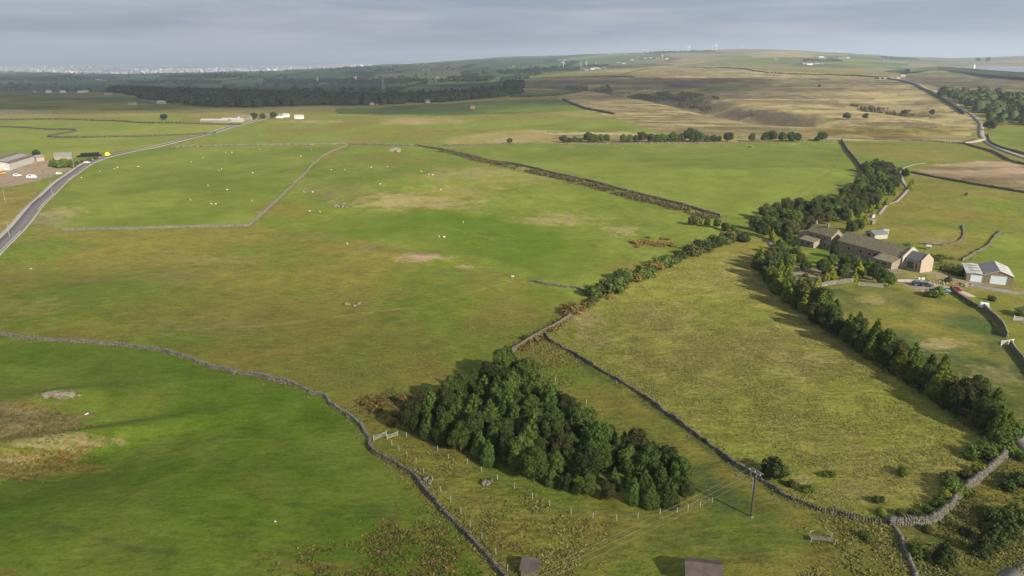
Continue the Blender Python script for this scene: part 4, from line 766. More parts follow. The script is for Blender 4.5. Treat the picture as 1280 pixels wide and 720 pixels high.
# hedge bushes
hb = along(P((716, 392), (724, 386), (745, 375), (770, 362), (800, 347), (830, 335), (860, 322), (890, 309), (926, 300)), 3.1, np.random.default_rng(9), 1.3)
for i, p in enumerate(hb):
    shrub(random.choices(['dark', 'mid', 'olive', 'rust'], [4, 3, 2, 1])[0], p, random.choice((1.8, 2.6, 3.4, 4.6, 5.6)), f'bush in the hedge above the rough field, {ORD[min(i, 37)]} counted from the plantation end', 'bushes of the hedge above the rough field', 1.15)
hb = along(P((868, 281), (885, 284), (902, 287), (918, 290), (930, 296)), 3.2, np.random.default_rng(10), 1.6)
for i, p in enumerate(hb):
    tree(random.choice(['broad', 'olive', 'light']), p, random.uniform(3, 5), f'small tree where the heather bank meets the hedge, {ORD[i]} from left', 'small trees at the end of the heather bank')
SP_ = [(655, 424, 1.6, 'dark', 'dark bush behind the wall above the plantation'), (1130, 594, 2.2, 'light', 'bright green bush alone in the lower rough field'), (1035, 596, 1.6, 'light', 'small bright bush in the lower left of the rough field'), (1098, 628, 1.5, 'mid', 'mid-green bush close above the stone wall'),
       (1100, 643, 1.3, 'light', 'small light bush against the stone wall'), (1125, 645, 1.4, 'light', 'light bush by the wall bend, left one'), (1140, 643, 1.4, 'olive', 'olive bush by the wall bend, right one'), (1160, 640, 1.6, 'light', 'light bush just before the wall turns up'),
       (1175, 632, 2.0, 'light', 'light bush where the wall turns up'), (1184, 625, 2.0, 'yellow', 'yellowish bush pressed to the rising wall'), (1190, 615, 3.4, 'light', 'tallest light bush by the rising wall'), (1186, 604, 2.6, 'mid', 'mid-green bush above the tall light bush'), (1207, 598, 2.0, 'olive', 'olive bush near the upper rising wall'),
       (1220, 590, 2.0, 'yellow', 'yellow bush near the upper rising wall'), (1212, 574, 2.0, 'light', 'light bush, lowest of the row towards the belt'), (1226, 572, 3.4, 'light', 'large light bush in the row towards the belt'), (1236, 564, 2.8, 'light', 'light bush, third of the row towards the belt'), (1246, 560, 2.8, 'light', 'light bush beside the belt end'),
       (1252, 560, 4.0, 'mid', 'large grey-green bush at the foot of the belt'), (1262, 545, 4.0, 'mid', 'grey-green bush at the end of the belt by the lane'), (1275, 575, 2.2, 'light', 'light bush right of the wall end'), (962, 596, 4.0, 'dark', 'dark bush behind the wall by the power pole'), (975, 594, 2.4, 'mid', 'low bush right of the power pole bush'),
       (1080, 674, 1.6, 'mid', 'low green bush below the wall junction'), (1145, 694, 2.2, 'mid', 'green bush right of the collapsed wall'), (988, 608, 1.6, 'olive', 'olive bush right of the power pole'), (1010, 615, 1.6, 'light', 'light bush along the tumbled wall'), (1272, 606, 3, 'mid', 'green bush at right edge below the lane'), (1262, 612, 2.4, 'dark', 'dark bush at right edge below the lane'),
       (1260, 650, 3.4, 'light', 'light bush in the lower right corner group'), (1243, 650, 2.6, 'mid', 'green bush left in the lower right corner group'), (1276, 655, 3.2, 'light', 'light bush at the right edge of the corner group'), (1160, 664, 1.4, 'olive', 'small olive bush under the wall corner'), (1205, 668, 1.6, 'olive', 'olive bush in the lower right rough ground'),
       (1169, 371, 4.2, 'mid', 'round green bush in front of the parked cars'), (1114, 352, 2.5, 'mid', 'green bush beside the yard entrance'), (1126, 214, 3, 'dark', 'dark bush by the farm track'), (1215, 345, 3, 'mid', 'bush left of the steel shed'), (1199, 344, 3.6, 'mid', 'green bush between annex and steel shed'), (1186, 352, 2, 'olive', 'olive bush behind the red car'),
       (1178, 338, 2.2, 'olive', 'olive bush on the bank right of the annex'), (1188, 340, 2.2, 'rust', 'brown bush on the bank'), (1170, 326, 1.8, 'olive', 'olive bush behind the annex'), (1135, 310, 2.6, 'mid', 'bush at the end of the long barn'), (1240, 376, 2.2, 'olive', 'olive bush beside the horsebox'), (1275, 396, 2.6, 'light', 'light hedge bush near the field shed')]
for x, y, h, k, lb in SP_: shrub(k, G(x, y), h * 1.05, lb, 'scattered bushes at the right', 1.1)
for x, y, h, lb in ((1178, 704, 4.2, 'dark spruce sapling left in the bottom right group'), (1240, 682, 4.6, 'dark spruce sapling in the middle of the bottom right group'), (1226, 694, 4.0, 'small spruce sapling in front of the bottom right group'), (1258, 668, 4.2, 'spruce sapling right in the bottom right group'), (1235, 660, 3.6, 'spruce sapling at the back of the bottom right group')):
    tree('spruce', G(x, y), h, lb, 'spruce saplings at bottom right', name='spruce_tree')
k0 = G(85, 210); 
for i, (dx, dy, s) in enumerate(((0, 0, 6.5), (-7, 3, 6), (6, 4, 5.5), (-2, 7, 6.5))): shrub('mid', k0 + np.array((dx - 5, dy, 0)), s, ['large rounded bush', 'leftmost rounded bush', 'rightmost rounded bush', 'rear rounded bush'][i] + ' of the clump beside the left farm road', 'clump of bushes beside the left farm', 1.2)
for i, (x, y) in enumerate(((104, 203), (112, 201), (120, 199), (96, 205))): shrub('olive', G(x, y), 2.6, f'low hedge bush beside the left farm bales, {ORD[i]} one', 'low bushes by the bales', 1.3)
for i, (x, y) in enumerate(((480, 505), (500, 500), (520, 508), (470, 515), (495, 518), (515, 522), (488, 530))): shrub('rust', G(x, y), random.uniform(1.3, 1.9), f'russet bracken clump at the plantation corner, {ORD[i]} one', 'bracken clumps at the plantation corner', 1.5, 'bracken_clump')
for i in range(9): 
    x = 790 + i * 6.3; shrub('rust', G(x, 303 + 6 * math.sin(i * 1.7)), random.uniform(1.2, 1.8), f'russet clump in the hollow of the centre pasture, {ORD[i]} from left', 'russet clumps in the hollow', 1.7, 'bracken_clump')

# ---------------------------------------------------------------- stuff: heather bank, rough grass, far wood, town
def tufts(name, polys, n, hgt, cols, rng, w=.09, kind='stuff', blades=4, fatten=1):
    P0 = []
    for poly, share in polys:
        P_ = np.array([p[:2] for p in P(*poly)]); lo = P_.min(0); hi = P_.max(0); c = rng.uniform(lo, hi, (int(n * share * 3.5), 2)); c = c[pip(c[:, 0], c[:, 1], P_)]
        c = c + rng.normal(0, 2.0 if n < 20000 else .3, c.shape)
        c = c[fbm(c[:, 0] / 6, c[:, 1] / 6, 99, 3) + rng.normal(0, .09, len(c)) > .5][:int(n * share)]; P0.append(c)
    c = np.concatenate(P0); m = len(c); z = hz(c[:, 0], c[:, 1]); Vs = []; base = np.c_[c, z - .05]; h = hgt * rng.uniform(.5, 1.3, m)
    colr = np.array(cols)[rng.integers(0, len(cols), m)] * rng.uniform(.75, 1.25, (m, 1)); allc = []
    for b in range(blades):           # small leaning leaf bunches heaped into a low tussock
        a = rng.uniform(0, 2 * PI, m); rr = rng.uniform(0, .75, m) * h; p = base + np.c_[np.cos(a) * rr, np.sin(a) * rr, .1 + h * .55 * (1 - rr / (h + .01))]
        nn = np.c_[np.cos(a) * .45, np.sin(a) * .45, np.ones(m)]; v, _ = leaf_cards(p, nn, hgt * .42, rng, .2); Vs.append(v); allc.append(np.repeat(colr, 4, 0))
    V = np.concatenate(Vs).reshape(-1, 3); cc = np.concatenate(allc); Fc = np.arange(len(V)).reshape(-1, 4)
    o = obj(name, mesh_from(name, V, Fc, colors=cc), GRASSM); tag(o, kind=kind); return o
GRASSM = attr_mat('dry_grass', .9, .15)
rt = np.random.default_rng(21)
o = tufts('rough_grass', [(ROUGH, 1.0)], 26000, .30, [(.26, .24, .075), (.22, .225, .06), (.30, .265, .10), (.19, .21, .045)], rt, .10); tag(o, 'tall straw-coloured grass over the fenced rough field', 'grass')
o = tufts('tussock_grass', [([(470, 560), (540, 575), (640, 615), (740, 655), (740, 720), (640, 730), (570, 655), (510, 592)], .3), ([(1040, 655), (1110, 662), (1130, 720), (1000, 720)], .1), ([(1150, 665), (1250, 580), (1400, 640), (1400, 740), (1160, 740)], .45),
     ([(650, 440), (682, 424), (720, 450), (700, 490), (665, 480)], .15)], 17000, .42, [(.20, .21, .045), (.24, .22, .07), (.15, .18, .04), (.25, .20, .07)], rt, .11); tag(o, 'yellow-green tussocks on the rough ground at the bottom', 'grass')
o = tufts('rushes', [([(480, 650), (520, 640), (560, 690), (580, 720), (470, 720)], .28), ([(340, 700), (470, 695), (480, 730), (330, 730)], .25), ([(445, 500), (520, 488), (545, 515), (480, 540)], .3), ([(0, 510), (100, 520), (110, 590), (0, 600)], .17)],
     5200, .46, [(.17, .13, .04), (.14, .13, .032), (.21, .17, .06), (.09, .12, .026)], rt, .10); tag(o, 'brown rush and bracken tufts in the green near fields', 'rushes')
o = tufts('field_tussocks', [([(330, 460), (440, 440), (560, 440), (560, 500), (440, 525), (400, 495)], .35), ([(390, 225), (600, 205), (640, 240), (420, 260)], .3), ([(560, 400), (680, 380), (700, 405), (640, 435)], .15), ([(600, 205), (860, 270), (800, 290), (640, 250)], .2)],
     5000, .32, [(.28, .24, .10), (.23, .20, .07), (.20, .18, .055)], rt, .12); tag(o, 'pale dry grass tussocks over the centre pastures', 'grass')
def bank(name, pts, w, h, mname, label, cat, seed, n_per=9.0, ls=.42):
    rng = np.random.default_rng(seed); q = resample(pts, 1.0); n = len(q); t = np.gradient(q, axis=0); t /= np.linalg.norm(t, axis=1)[:, None]; nr = np.stack([-t[:, 1], t[:, 0]], 1)
    k = int(n * n_per); i = rng.integers(0, n, k); d = rng.normal(0, w / 2.6, k); p = q[i] + nr[i] * d[:, None]; keep = fbm(p[:, 0] / 9, p[:, 1] / 9, 41, 3) > .40; p = p[keep]; d = d[keep]; k = len(p)
    hh = h * rng.uniform(.3, 1.0, k) * np.exp(-(d / w) ** 2); c = np.c_[p, hz(p[:, 0], p[:, 1]) + hh * .5]; v, f = leaf_cards(np.repeat(c, 3, 0) + rng.normal(0, .3, (3 * k, 3)), np.tile(np.array([[0, -.2, 1.0]]), (3 * k, 1)), ls, rng, .8)
    o = obj(name, mesh_from(name, v, f), M[mname]); tag(o, label, cat, kind='stuff'); return o
bank('heather_bank', P((556, 189), (590, 197), (640, 208.5), (700, 222.5), (760, 237.5), (830, 256), (890, 273)), 8, 1.8, 'heath', 'dark brown heather bank along the wall below the plateau field', 'heather', 31, 34, .5)
bank('bracken', P((455, 508), (480, 500), (510, 497), (535, 503)), 6, 1.2, 'bracken', 'russet bracken between the rubble wall and the plantation', 'bracken', 33, 18)
bank('rushes', P((792, 305), (815, 303), (838, 307)), 6, 1.1, 'bracken', 'russet rush bed in the hollow of the centre pasture', 'rushes', 34, 14)
bank('undergrowth', P((648, 437), (690, 410), (722, 388), (780, 358)), 3.5, .9, 'bracken', 'brown undergrowth along the wall above the plantation', 'undergrowth', 35, 14)
bank('undergrowth', P((962, 352), (1010, 392), (1080, 440), (1150, 487), (1248, 552)), 3.0, .9, 'leafC', 'olive undergrowth at the foot of the long tree belt', 'undergrowth', 36, 10)
bank('undergrowth', P((1175, 320), (1190, 333), (1205, 345)), 9, .8, 'leafC', 'scrub on the bank between the farmhouse annex and the steel shed', 'undergrowth', 37, 14)
for sd_, (pl_, w_) in enumerate(((W1, 1.1), (W1b, 1.3), (W6, 1.4), (P((1112, 655), (1165, 652), (1197, 625), (1230, 592), (1256, 571)), 1.3), (P((78, 289.5), (150, 288), (230, 286), (312, 284)), 1.2), (P((315, 283), (350, 252), (386, 216), (436, 182.5)), 1.2))):
    bank('wall_foot_grass', pl_, w_, .45, 'verge', 'long grass growing along the foot of the ' + ('curved rubble wall above the near-left field', 'mossy wall below the wooden gate', 'tumbled wall beside the rough field', 'broad grey wall at bottom right', 'straight wall under the sheep field', 'diagonal wall between the sheep fields')[sd_], 'grass', 60 + sd_, 4.5, .17)
bank('undergrowth', P((1155, 700), (1190, 668), (1230, 640), (1275, 606)), 9, 1.1, 'leafC', 'tangled olive scrub in the bottom right corner', 'undergrowth', 70, 10, .26)
def blob_mass(name, label, cat, pts, H, m, rng):
    th = np.linspace(0, PI * .62, 4); ph = np.linspace(0, 2 * PI, 7)[:-1]
    S = np.array([(math.sin(t) * math.cos(p_) * .55, math.sin(t) * math.sin(p_) * .55, .45 + .55 * math.cos(t)) for t in th for p_ in ph]); fc = np.array([(a * 6 + b, (a + 1) * 6 + b, (a + 1) * 6 + (b + 1) % 6, a * 6 + (b + 1) % 6) for a in range(3) for b in range(6)])
    n = len(pts); h = (H if np.ndim(H) else np.full(n, H)) * rng.uniform(.7, 1.25, n); v = S[None] * rng.uniform(.8, 1.15, (n, len(S), 1)) * h[:, None, None]; v = v + np.c_[pts, hz(pts[:, 0], pts[:, 1]) - .1 * h][:, None, :]
    f = fc[None] + len(S) * np.arange(n)[:, None, None]; v = v.reshape(-1, 3); f = f.reshape(-1, 4); kc = 14
    d = sphere_pts(n * kc, rng); d[:, 2] = np.abs(d[:, 2]); hh = np.repeat(h, kc)[:, None]; b_ = np.repeat(np.c_[pts, hz(pts[:, 0], pts[:, 1])], kc, 0)
    p = b_ + d * hh * (.56, .56, .55) * rng.uniform(.8, 1.15, (n * kc, 1)) + np.array([0, 0, 1.0]) * hh * .42; vc, f2 = leaf_cards(p, d, 1.0, rng, .6)
    vc = (vc.reshape(-1, 4, 3) - p[:, None, :]) * hh[:, :, None] * .17 + p[:, None, :]
    f2 = f2 + len(v); v = np.concatenate([v, vc.reshape(-1, 3)]); f = np.concatenate([f, f2]); o = obj(name, mesh_from(name, v, f), M[m]); tag(o, label, cat, kind='stuff'); return o
def scatter(polys, rng, n):
    out = []
    for poly, k in polys:
        P_ = np.array([p[:2] for p in P(*poly)]); lo = P_.min(0); hi = P_.max(0); c = rng.uniform(lo, hi, (int(n * k * 4), 2)); c = c[pip(c[:, 0], c[:, 1], P_)][:int(n * k)]; out.append(c)
    return np.concatenate(out)
fw = np.random.default_rng(51)
pts = scatter([([(135, 114), (170, 113), (260, 117), (340, 120), (420, 124), (560, 121), (640, 114), (655, 116), (620, 122), (560, 127), (480, 131), (400, 133.5), (300, 134), (230, 131), (180, 124)], 1.0)], fw, 5200)
blob_mass('woodland_belt', 'dark wooded belt across the left middle distance', 'woodland', pts[fbm(pts[:, 0] / 130, pts[:, 1] / 130, 23, 3) > .43], 14, 'farwood', fw)
WD = [([(-120, 90), (60, 89.5), (200, 90), (330, 90.5), (330, 93), (200, 92.5), (0, 92.5), (-120, 93)], .5), ([(345, 88), (400, 85), (470, 86), (500, 88), (470, 89.5), (360, 90.5)], .5),
      ([(330, 100), (420, 99), (500, 101), (560, 100), (560, 103), (480, 105), (400, 104), (330, 105)], .35), ([(560, 99), (660, 97), (660, 99), (600, 102), (560, 102)], .18), ([(-60, 97), (60, 96), (120, 98), (60, 101), (-60, 101)], .3),
      ([(160, 102), (260, 101), (300, 104), (220, 106), (150, 105)], .3), ([(620, 90), (700, 86), (760, 82), (760, 84), (700, 89), (630, 93)], .25), ([(200, 96), (330, 95), (330, 97), (210, 98)], .2), ([(1100, 71), (1140, 72), (1150, 75), (1105, 74)], .12),
      ([(1005, 75.5), (1060, 75.5), (1060, 77), (1005, 77)], .08), ([(630, 105), (652, 105), (656, 110), (634, 111)], .08), ([(800, 67), (900, 64), (900, 65), (800, 68.5)], .08)]
q2 = scatter(WD, fw, 2600); q2 = q2[fbm(q2[:, 0] / 160, q2[:, 1] / 260, 14, 3) > .44]
xx = fw.uniform(-250, 700, 40000); YY = np.exp(fw.uniform(math.log(1900), math.log(8000), 40000)); XX = (xx - 640) / F * YY * CP
kp = np.abs(fbm(XX / 500, YY / 900, 13, 2) - .5) < .004; q3 = np.c_[XX[kp], YY[kp]][:900]
blob_mass('far_woodland', 'blue-dark woods and hedgerow trees over the distant hills', 'woodland', np.concatenate([q2, q3]), 11, 'farwood', fw)
q_ = scatter([([(690, 108), (760, 112), (835, 122), (885, 132), (945, 143), (930, 146), (870, 136), (820, 126), (740, 115), (690, 111)], .75), ([(1062, 132), (1130, 138), (1180, 147), (1180, 152), (1110, 144), (1062, 138)], .15),
    ([(820, 117), (870, 118), (900, 124), (870, 128), (830, 122)], .25)], fw, 4200); q_ = q_[fbm(q_[:, 0] / 40, q_[:, 1] / 60, 19, 3) > .53]
blob_mass('gully_scrub', 'dark scrub and heather down the moor gully', 'scrub', q_, 3.6, 'heath', fw)
up_ = np.array(poisson(UR, 7.5, 190, np.random.default_rng(6)))
blob_mass('junction_woodland', 'dense dark wood beside the lane junction at right', 'woodland', up_, 15, 'leafB', fw)
# a far town on the plain
def town():
    rng = np.random.default_rng(61); n = 14000; x = np.concatenate([rng.uniform(-300, 470, n), rng.uniform(430, 640, n // 5)]); Y = np.exp(rng.uniform(math.log(10500), math.log(28000), len(x))); X = (x - 640) / F * Y * CP
    k = fbm(X / 1700, Y / 2500, 91, 3) > .45; X, Y = X[k], Y[k]; n = len(X); s = np.c_[rng.uniform(14, 62, n), rng.uniform(12, 30, n), rng.uniform(7, 17, n) * np.where(rng.random(n) < .03, 3.2, 1)]
    v, f = boxes(np.c_[X, Y, hz(X, Y) + s[:, 2] / 2], s, rng.normal(0, .3, n), rng=rng); pal = np.array([(.75, .73, .7), (.6, .55, .5), (.45, .33, .28), (.8, .78, .76), (.35, .3, .28), (.55, .55, .58)])
    cc = .85 * np.repeat(pal[rng.integers(0, 6, n)], 8, 0); o = obj('distant_town', mesh_from('distant_town', v, f, colors=cc), attr_mat('town_walls', .9, 0, .01, .15)); tag(o, 'pale sprawl of a distant town on the plain below the horizon', 'town', kind='stuff')
town()

# ---------------------------------------------------------------- buildings
def building(label, A, Bp, depth, eave, ridge, wm_='gritwall', rm='slateroof', name='farm_building', cat='building', group=None, roof='gable', ridge_along='x', chim=(), wins=(), doors=(), detail=True, overhang=.25, raise_=0):
    """A, B: front corners on the ground (left, right as seen); depth runs away. Local x along the front, y away."""
    A = np.array(A[:2], float); Bp = np.array(Bp[:2], float); L_ = np.linalg.norm(Bp - A); rz = math.atan2(*(Bp - A)[::-1]); z = max(ground(*A), ground(*Bp)) - .05 + raise_
    o = empty(name, (A[0], A[1], z), rz, label, cat, group); W = MB(); e, r, D = eave, ridge, depth; b0 = -2.0
    if roof == 'gable' and ridge_along == 'x':
        W.add([(0, 0, b0), (L_, 0, b0), (L_, D, b0), (0, D, b0), (0, 0, e), (L_, 0, e), (L_, D, e), (0, D, e), (0, D / 2, r), (L_, D / 2, r)],
              [(0, 1, 5, 4), (2, 3, 7, 6), (1, 2, 6, 9, 5), (3, 0, 4, 8, 7), (4, 5, 9, 8), (6, 7, 8, 9)])
        prof = [((-overhang, e - overhang * (r - e) / (D / 2))), (D / 2, r), (D + overhang, e - overhang * (r - e) / (D / 2))]
        V = []; 
        for x in (-overhang, L_ + overhang):
            for (y, zz) in prof: V.append((x, y, zz + .06))
            for (y, zz) in prof: V.append((x, y, zz + .24))
        Fr = [(3, 9, 10, 4), (4, 10, 11, 5), (0, 1, 7, 6), (1, 2, 8, 7), (0, 6, 9, 3), (2, 5, 11, 8), (0, 3, 4, 1), (1, 4, 5, 2), (6, 7, 10, 9), (7, 8, 11, 10)]
        Rf = MB().add(V, Fr)
    elif roof == 'gable':
        W.add([(0, 0, b0), (L_, 0, b0), (L_, D, b0), (0, D, b0), (0, 0, e), (L_, 0, e), (L_, D, e), (0, D, e), (L_ / 2, 0, r), (L_ / 2, D, r)],
              [(0, 1, 5, 8, 4), (2, 3, 7, 9, 6), (1, 2, 6, 5), (3, 0, 4, 7), (4, 8, 9, 7), (5, 6, 9, 8)])
        prof = [(-overhang, e - overhang * (r - e) / (L_ / 2)), (L_ / 2, r), (L_ + overhang, e - overhang * (r - e) / (L_ / 2))]; V = []
        for y in (-overhang, D + overhang):
            for (x, zz) in prof: V.append((x, y, zz + .06))
            for (x, zz) in prof: V.append((x, y, zz + .24))
        Rf = MB().add(V, [(3, 4, 10, 9), (4, 5, 11, 10), (0, 6, 7, 1), (1, 7, 8, 2), (0, 3, 9, 6), (2, 8, 11, 5), (0, 1, 4, 3), (1, 2, 5, 4), (6, 9, 10, 7), (7, 10, 11, 8)])
    else:                              # lean-to rising away (eave front, ridge at back)
        W.add([(0, 0, b0), (L_, 0, b0), (L_, D, b0), (0, D, b0), (0, 0, e), (L_, 0, e), (L_, D, r), (0, D, r)], [(0, 1, 5, 4), (2, 3, 7, 6), (1, 2, 6, 5), (3, 0, 4, 7), (4, 5, 6, 7), (0, 3, 2, 1)])
        h_ = overhang; sl = (r - e) / D
        Rf = MB().add([(x, y, e + y * sl + t) for t in (.05, .2) for (x, y) in ((-h_, -h_), (L_ + h_, -h_), (L_ + h_, D), (-h_, D))], [(0, 3, 2, 1), (4, 5, 6, 7), (0, 1, 5, 4), (1, 2, 6, 5), (2, 3, 7, 6), (3, 0, 4, 7)])
    W.build('wall', M[wm_], o); ro = Rf.build('roof', M[rm], o)
    for cx, cy, ch in chim:
        zr = r - .6; m = MB(); m.box(cx * L_ - .35, cx * L_ + .35, cy * D - .3, cy * D + .3, zr, zr + ch); m.box(cx * L_ - .42, cx * L_ + .42, cy * D - .37, cy * D + .37, zr + ch - .2, zr + ch - .08)
        c_ = m.build('chimney', M['gritwall'], ro); p = MB(); 
        for s_ in (-.16, .16): p.tube((cx * L_ + s_, cy * D, zr + ch), (cx * L_ + s_, cy * D, zr + ch + .45), .1, .09)
        p.build('chimney_pot', M['brick'], o)
    def opening(kind, side, u, z0, w, h, pm):
        # side: f front, r right gable, l left
        def T(a, d, zz):
            return {'f': (a, -d, zz), 'r': (L_ + d, a, zz), 'l': (-d, D - a, zz)}[side]
        a0 = u - w / 2; a1 = u + w / 2; m = MB(); t = .12
        def bx(m, p0, p1, q0, q1, d0, d1):
            V = [T(a, d, zz) for zz in (q0, q1) for d in (d0, d1) for a in (p0, p1)]; m.add(V, [(0, 2, 3, 1), (4, 5, 7, 6), (0, 1, 5, 4), (2, 6, 7, 3), (0, 4, 6, 2), (1, 3, 7, 5)])
        bx(m, a0 - t, a1 + t, z0 + h, z0 + h + .2, .003, .07); bx(m, a0 - t, a1 + t, z0 - .12, z0, .003, .09)
        bx(m, a0 - t, a0, z0, z0 + h, .003, .05); bx(m, a1, a1 + t, z0, z0 + h, .003, .05)
        fr = m.build(kind, M['render'] if kind == 'window' else M['wood'], o); g = MB(); bx(g, a0, a1, z0, z0 + h, .004, .02); g.build('pane' if kind == 'window' else 'door_leaf_or_shade', pm, fr)
    for w_ in wins: opening('window', *w_, M['glass'])
    for d_ in doors: opening('door', *d_[:5], M[d_[5]])
    return o
def near(A, dx, dy): return np.array([A[0] + dx, A[1] + dy])
# long barn
A = G(1046, 314); Bp = G(1125, 335); 
BARN = building('long stone barn with mossy brown roof in the middle of the farm', A, Bp, 9.5, 4.2, 7.6, chim=(), wins=[('f', 12, 1.6, 1.2, 1.2), ('f', 16.5, 1.6, 1.2, 1.2), ('f', 6, 1.6, 1.1, 1.2), ('r', 4.7, 4.4, .9, 1.2)], doors=[('f', 20, 0, 3.0, 3.2, 'darkopen')], name='stone_barn', cat='barn')
ax = (Bp - A)[:2]; Lb = np.linalg.norm(ax); ax = ax / Lb; nx = np.array([-ax[1], ax[0]])
q0 = A[:2] + ax * (Lb - 8.5) - nx * 5.2; q1 = A[:2] + ax * (Lb + .1) - nx * 5.2
building('brown-roofed lean-to on the front of the long barn', q0, q1, 5.15, 2.6, 4.0, roof='lean', wins=[('f', 5.2, 1.0, 2.6, 1.0), ('f', 2.2, 1.0, 1.2, 1.0)], name='lean_to', cat='lean-to')
m = MB(); a0 = A[:2] + ax * (Lb + .28); zz = ground(*Bp[:2])
V = []
for s_ in (0, .5):
    for (d, h_) in ((-.3, -1), (9.8, -1), (9.8, 4.9), (4.75, 8.3), (-.3, 4.9)): V.append((*(a0 + ax * s_ + nx * d), zz + h_))
m.add(V, [(4, 3, 2, 1, 0), (5, 6, 7, 8, 9)] + [(k, (k + 1) % 5, 5 + (k + 1) % 5, 5 + k) for k in range(5)]); tag(m.build('gable_wall', M['render']), 'raised gable wall closing the right end of the long barn, coloured paler as sunlit', 'gable wall')  # sun-facing gable coloured paler than the barn, painting its sunlight
e0 = A[:2] + ax * (Lb + .85) + nx * 1.2; e1 = e0 + ax * 6.4 
building('half-built pale annex with dark slate roof and big window', e0, e1, 6.6, 4.4, 6.8, wm_='render', rm='blueslate', wins=[('f', 2.4, .8, 2.9, 2.7), ('f', 5.0, .8, .7, 2.6), ('r', 3.3, 3.0, 1.4, 1.8)], doors=[], name='farm_annex', cat='annex')
e2 = e1 + ax * .05; m = MB(); V = []
zz = ground(*e1)
for s_ in (.02, .3):
    for (d, h_) in ((-.15, -1), (6.75, -1), (6.75, 4.7), (3.3, 7.3), (-.15, 4.7)): V.append((*(e2 + ax * (s_ + .26) + nx * d), zz + h_))
m.add(V, [(4, 3, 2, 1, 0), (5, 6, 7, 8, 9)] + [(k, (k + 1) % 5, 5 + (k + 1) % 5, 5 + k) for k in range(5)]); tag(m.build('gable_wall', M['brick']), 'gable wall on the end of the annex, pinkish sunlight put into its colour', 'gable wall')  # pink stone here paints the warm sunlight on the annex gable
# house
hA = G(1008, 304); hB = hA[:2] + ax * 13.5
building('stone farmhouse with brown roof and two chimneys', hA, hB, 7.5, 5.4, 8.4, chim=((.06, .5, 2.0), (.55, .5, 2.2)), wins=[('f', 2, 3.6, 1.3, 1.1), ('f', 6, 3.6, 1.3, 1.1), ('f', 10, 3.6, 1.3, 1.1), ('f', 10.5, .8, 1.3, 1.2), ('r', 4, 3.4, .9, 1.1)], doors=[('f', 12.4, 0, 1.0, 2.1, 'carblue')], name='farmhouse', cat='house')
building('low mossy-roofed front wing of the farmhouse', hA[:2] + ax * .5 - nx * 5.0, hA[:2] + ax * 8.8 - nx * 5.0, 4.95, 2.6, 3.9, roof='lean', wins=[('f', 2, .9, 1.4, 1.1), ('f', 5.5, .9, 1.6, 1.2)], name='house_wing', cat='house wing')
oA = G(996, 299); building('low brown outbuilding left of the farmhouse', oA, oA[:2] + ax * 6, 5, 2.6, 4.0, wm_='brick', rm='slateroof', doors=[('f', 3, 0, 2.2, 2.1, 'darkopen')], name='outbuilding', cat='outbuilding')
gA = G(1081, 296); building('grey-green metal-roofed shed behind the barn', gA, G(1093, 299.5), 7, 2.2, 3.4, wm_='render', rm='greenroof', ridge_along='y', doors=[('f', 2.4, 0, 2, 2, 'darkopen')], name='green_shed', cat='shed')
sA = G(1104, 293); building('small white shed right of the grey-green shed', sA, G(1110, 293.5), 2.6, 1.6, 2.2, wm_='whitepaint', rm='sheet', name='white_shed', cat='shed')
sA = G(1078, 280); building('dark low store shed behind the golden conifers', sA, G(1090, 281), 4, 2.0, 2.6, wm_='timberwall', rm='sheetdark', name='store_shed', cat='shed')
sA = G(1087, 272); building('small white-ended hut up the farm track', sA, G(1090, 272.6), 2.4, 1.6, 2.2, wm_='render', rm='blueslate', name='hut', cat='hut')
sA = G(1158, 312); building('small pale stone hut on the mound above the annex', sA, G(1163, 312.6), 2.2, 1.4, 1.9, wm_='gritwall', rm='sheet', name='stone_hut', cat='hut')
# steel shed
A = G(1229.5, 353.5); Bp = G(1265, 357.5); 
SS = building('steel farm shed with pale gabled roof and white roller door', A, Bp, 15, 3.3, 5.0, wm_='timberwall', rm='sheet', ridge_along='y', doors=[('f', 4.4, 0.1, 5.0, 3.0, 'paledoor')], name='steel_shed', cat='shed')
axs = (Bp - A)[:2]; Ls = np.linalg.norm(axs); axs /= Ls; nxs = np.array([-axs[1], axs[0]])
# rooflights and a darker west slope
rl = MB(); e, r = 3.3, 5.0
for k in range(3):
    y = 3 + k * 4.2
    for x0, x1 in ((Ls * .62, Ls * .86),):
        z0 = r - (x0 - Ls / 2) * (r - e) / (Ls / 2) + .25; z1 = r - (x1 - Ls / 2) * (r - e) / (Ls / 2) + .25
        rl.add([(x0, y, z0), (x1, y, z1), (x1, y + 1.0, z1), (x0, y + 1.0, z0), (x0, y, z0 + .04), (x1, y, z1 + .04), (x1, y + 1.0, z1 + .04), (x0, y + 1.0, z0 + .04)], [(4, 5, 6, 7), (0, 1, 5, 4), (1, 2, 6, 5), (2, 3, 7, 6), (3, 0, 4, 7)])
rl.build('rooflight', M['sheetdark'], SS)
ds = MB(); x0, x1 = -.25, Ls / 2 - .1; za = e - .25 * (r - e) / (Ls / 2) + .26; zb = r + .24
ds.add([(x0, -.25, za), (x1, -.25, zb), (x1, 15.25, zb), (x0, 15.25, za), (x0, -.25, za + .05), (x1, -.25, zb + .05), (x1, 15.25, zb + .05), (x0, 15.25, za + .05)], [(4, 5, 6, 7), (0, 1, 5, 4), (1, 2, 6, 5), (2, 3, 7, 6), (3, 0, 4, 7)]); ds.build('roof_sheeting', M['sheetdark'], SS)
l0 = A[:2] - axs * 5.8; LT = building('pale-roofed side bay on the left of the steel shed', l0, A[:2] - axs * .05, 15, 2.9, 3.2, wm_='timberwall', rm='sheet', ridge_along='y', doors=[('f', 3.2, .1, 3.6, 2.4, 'paledoor')], name='shed_bay', cat='shed bay')
rl = MB()
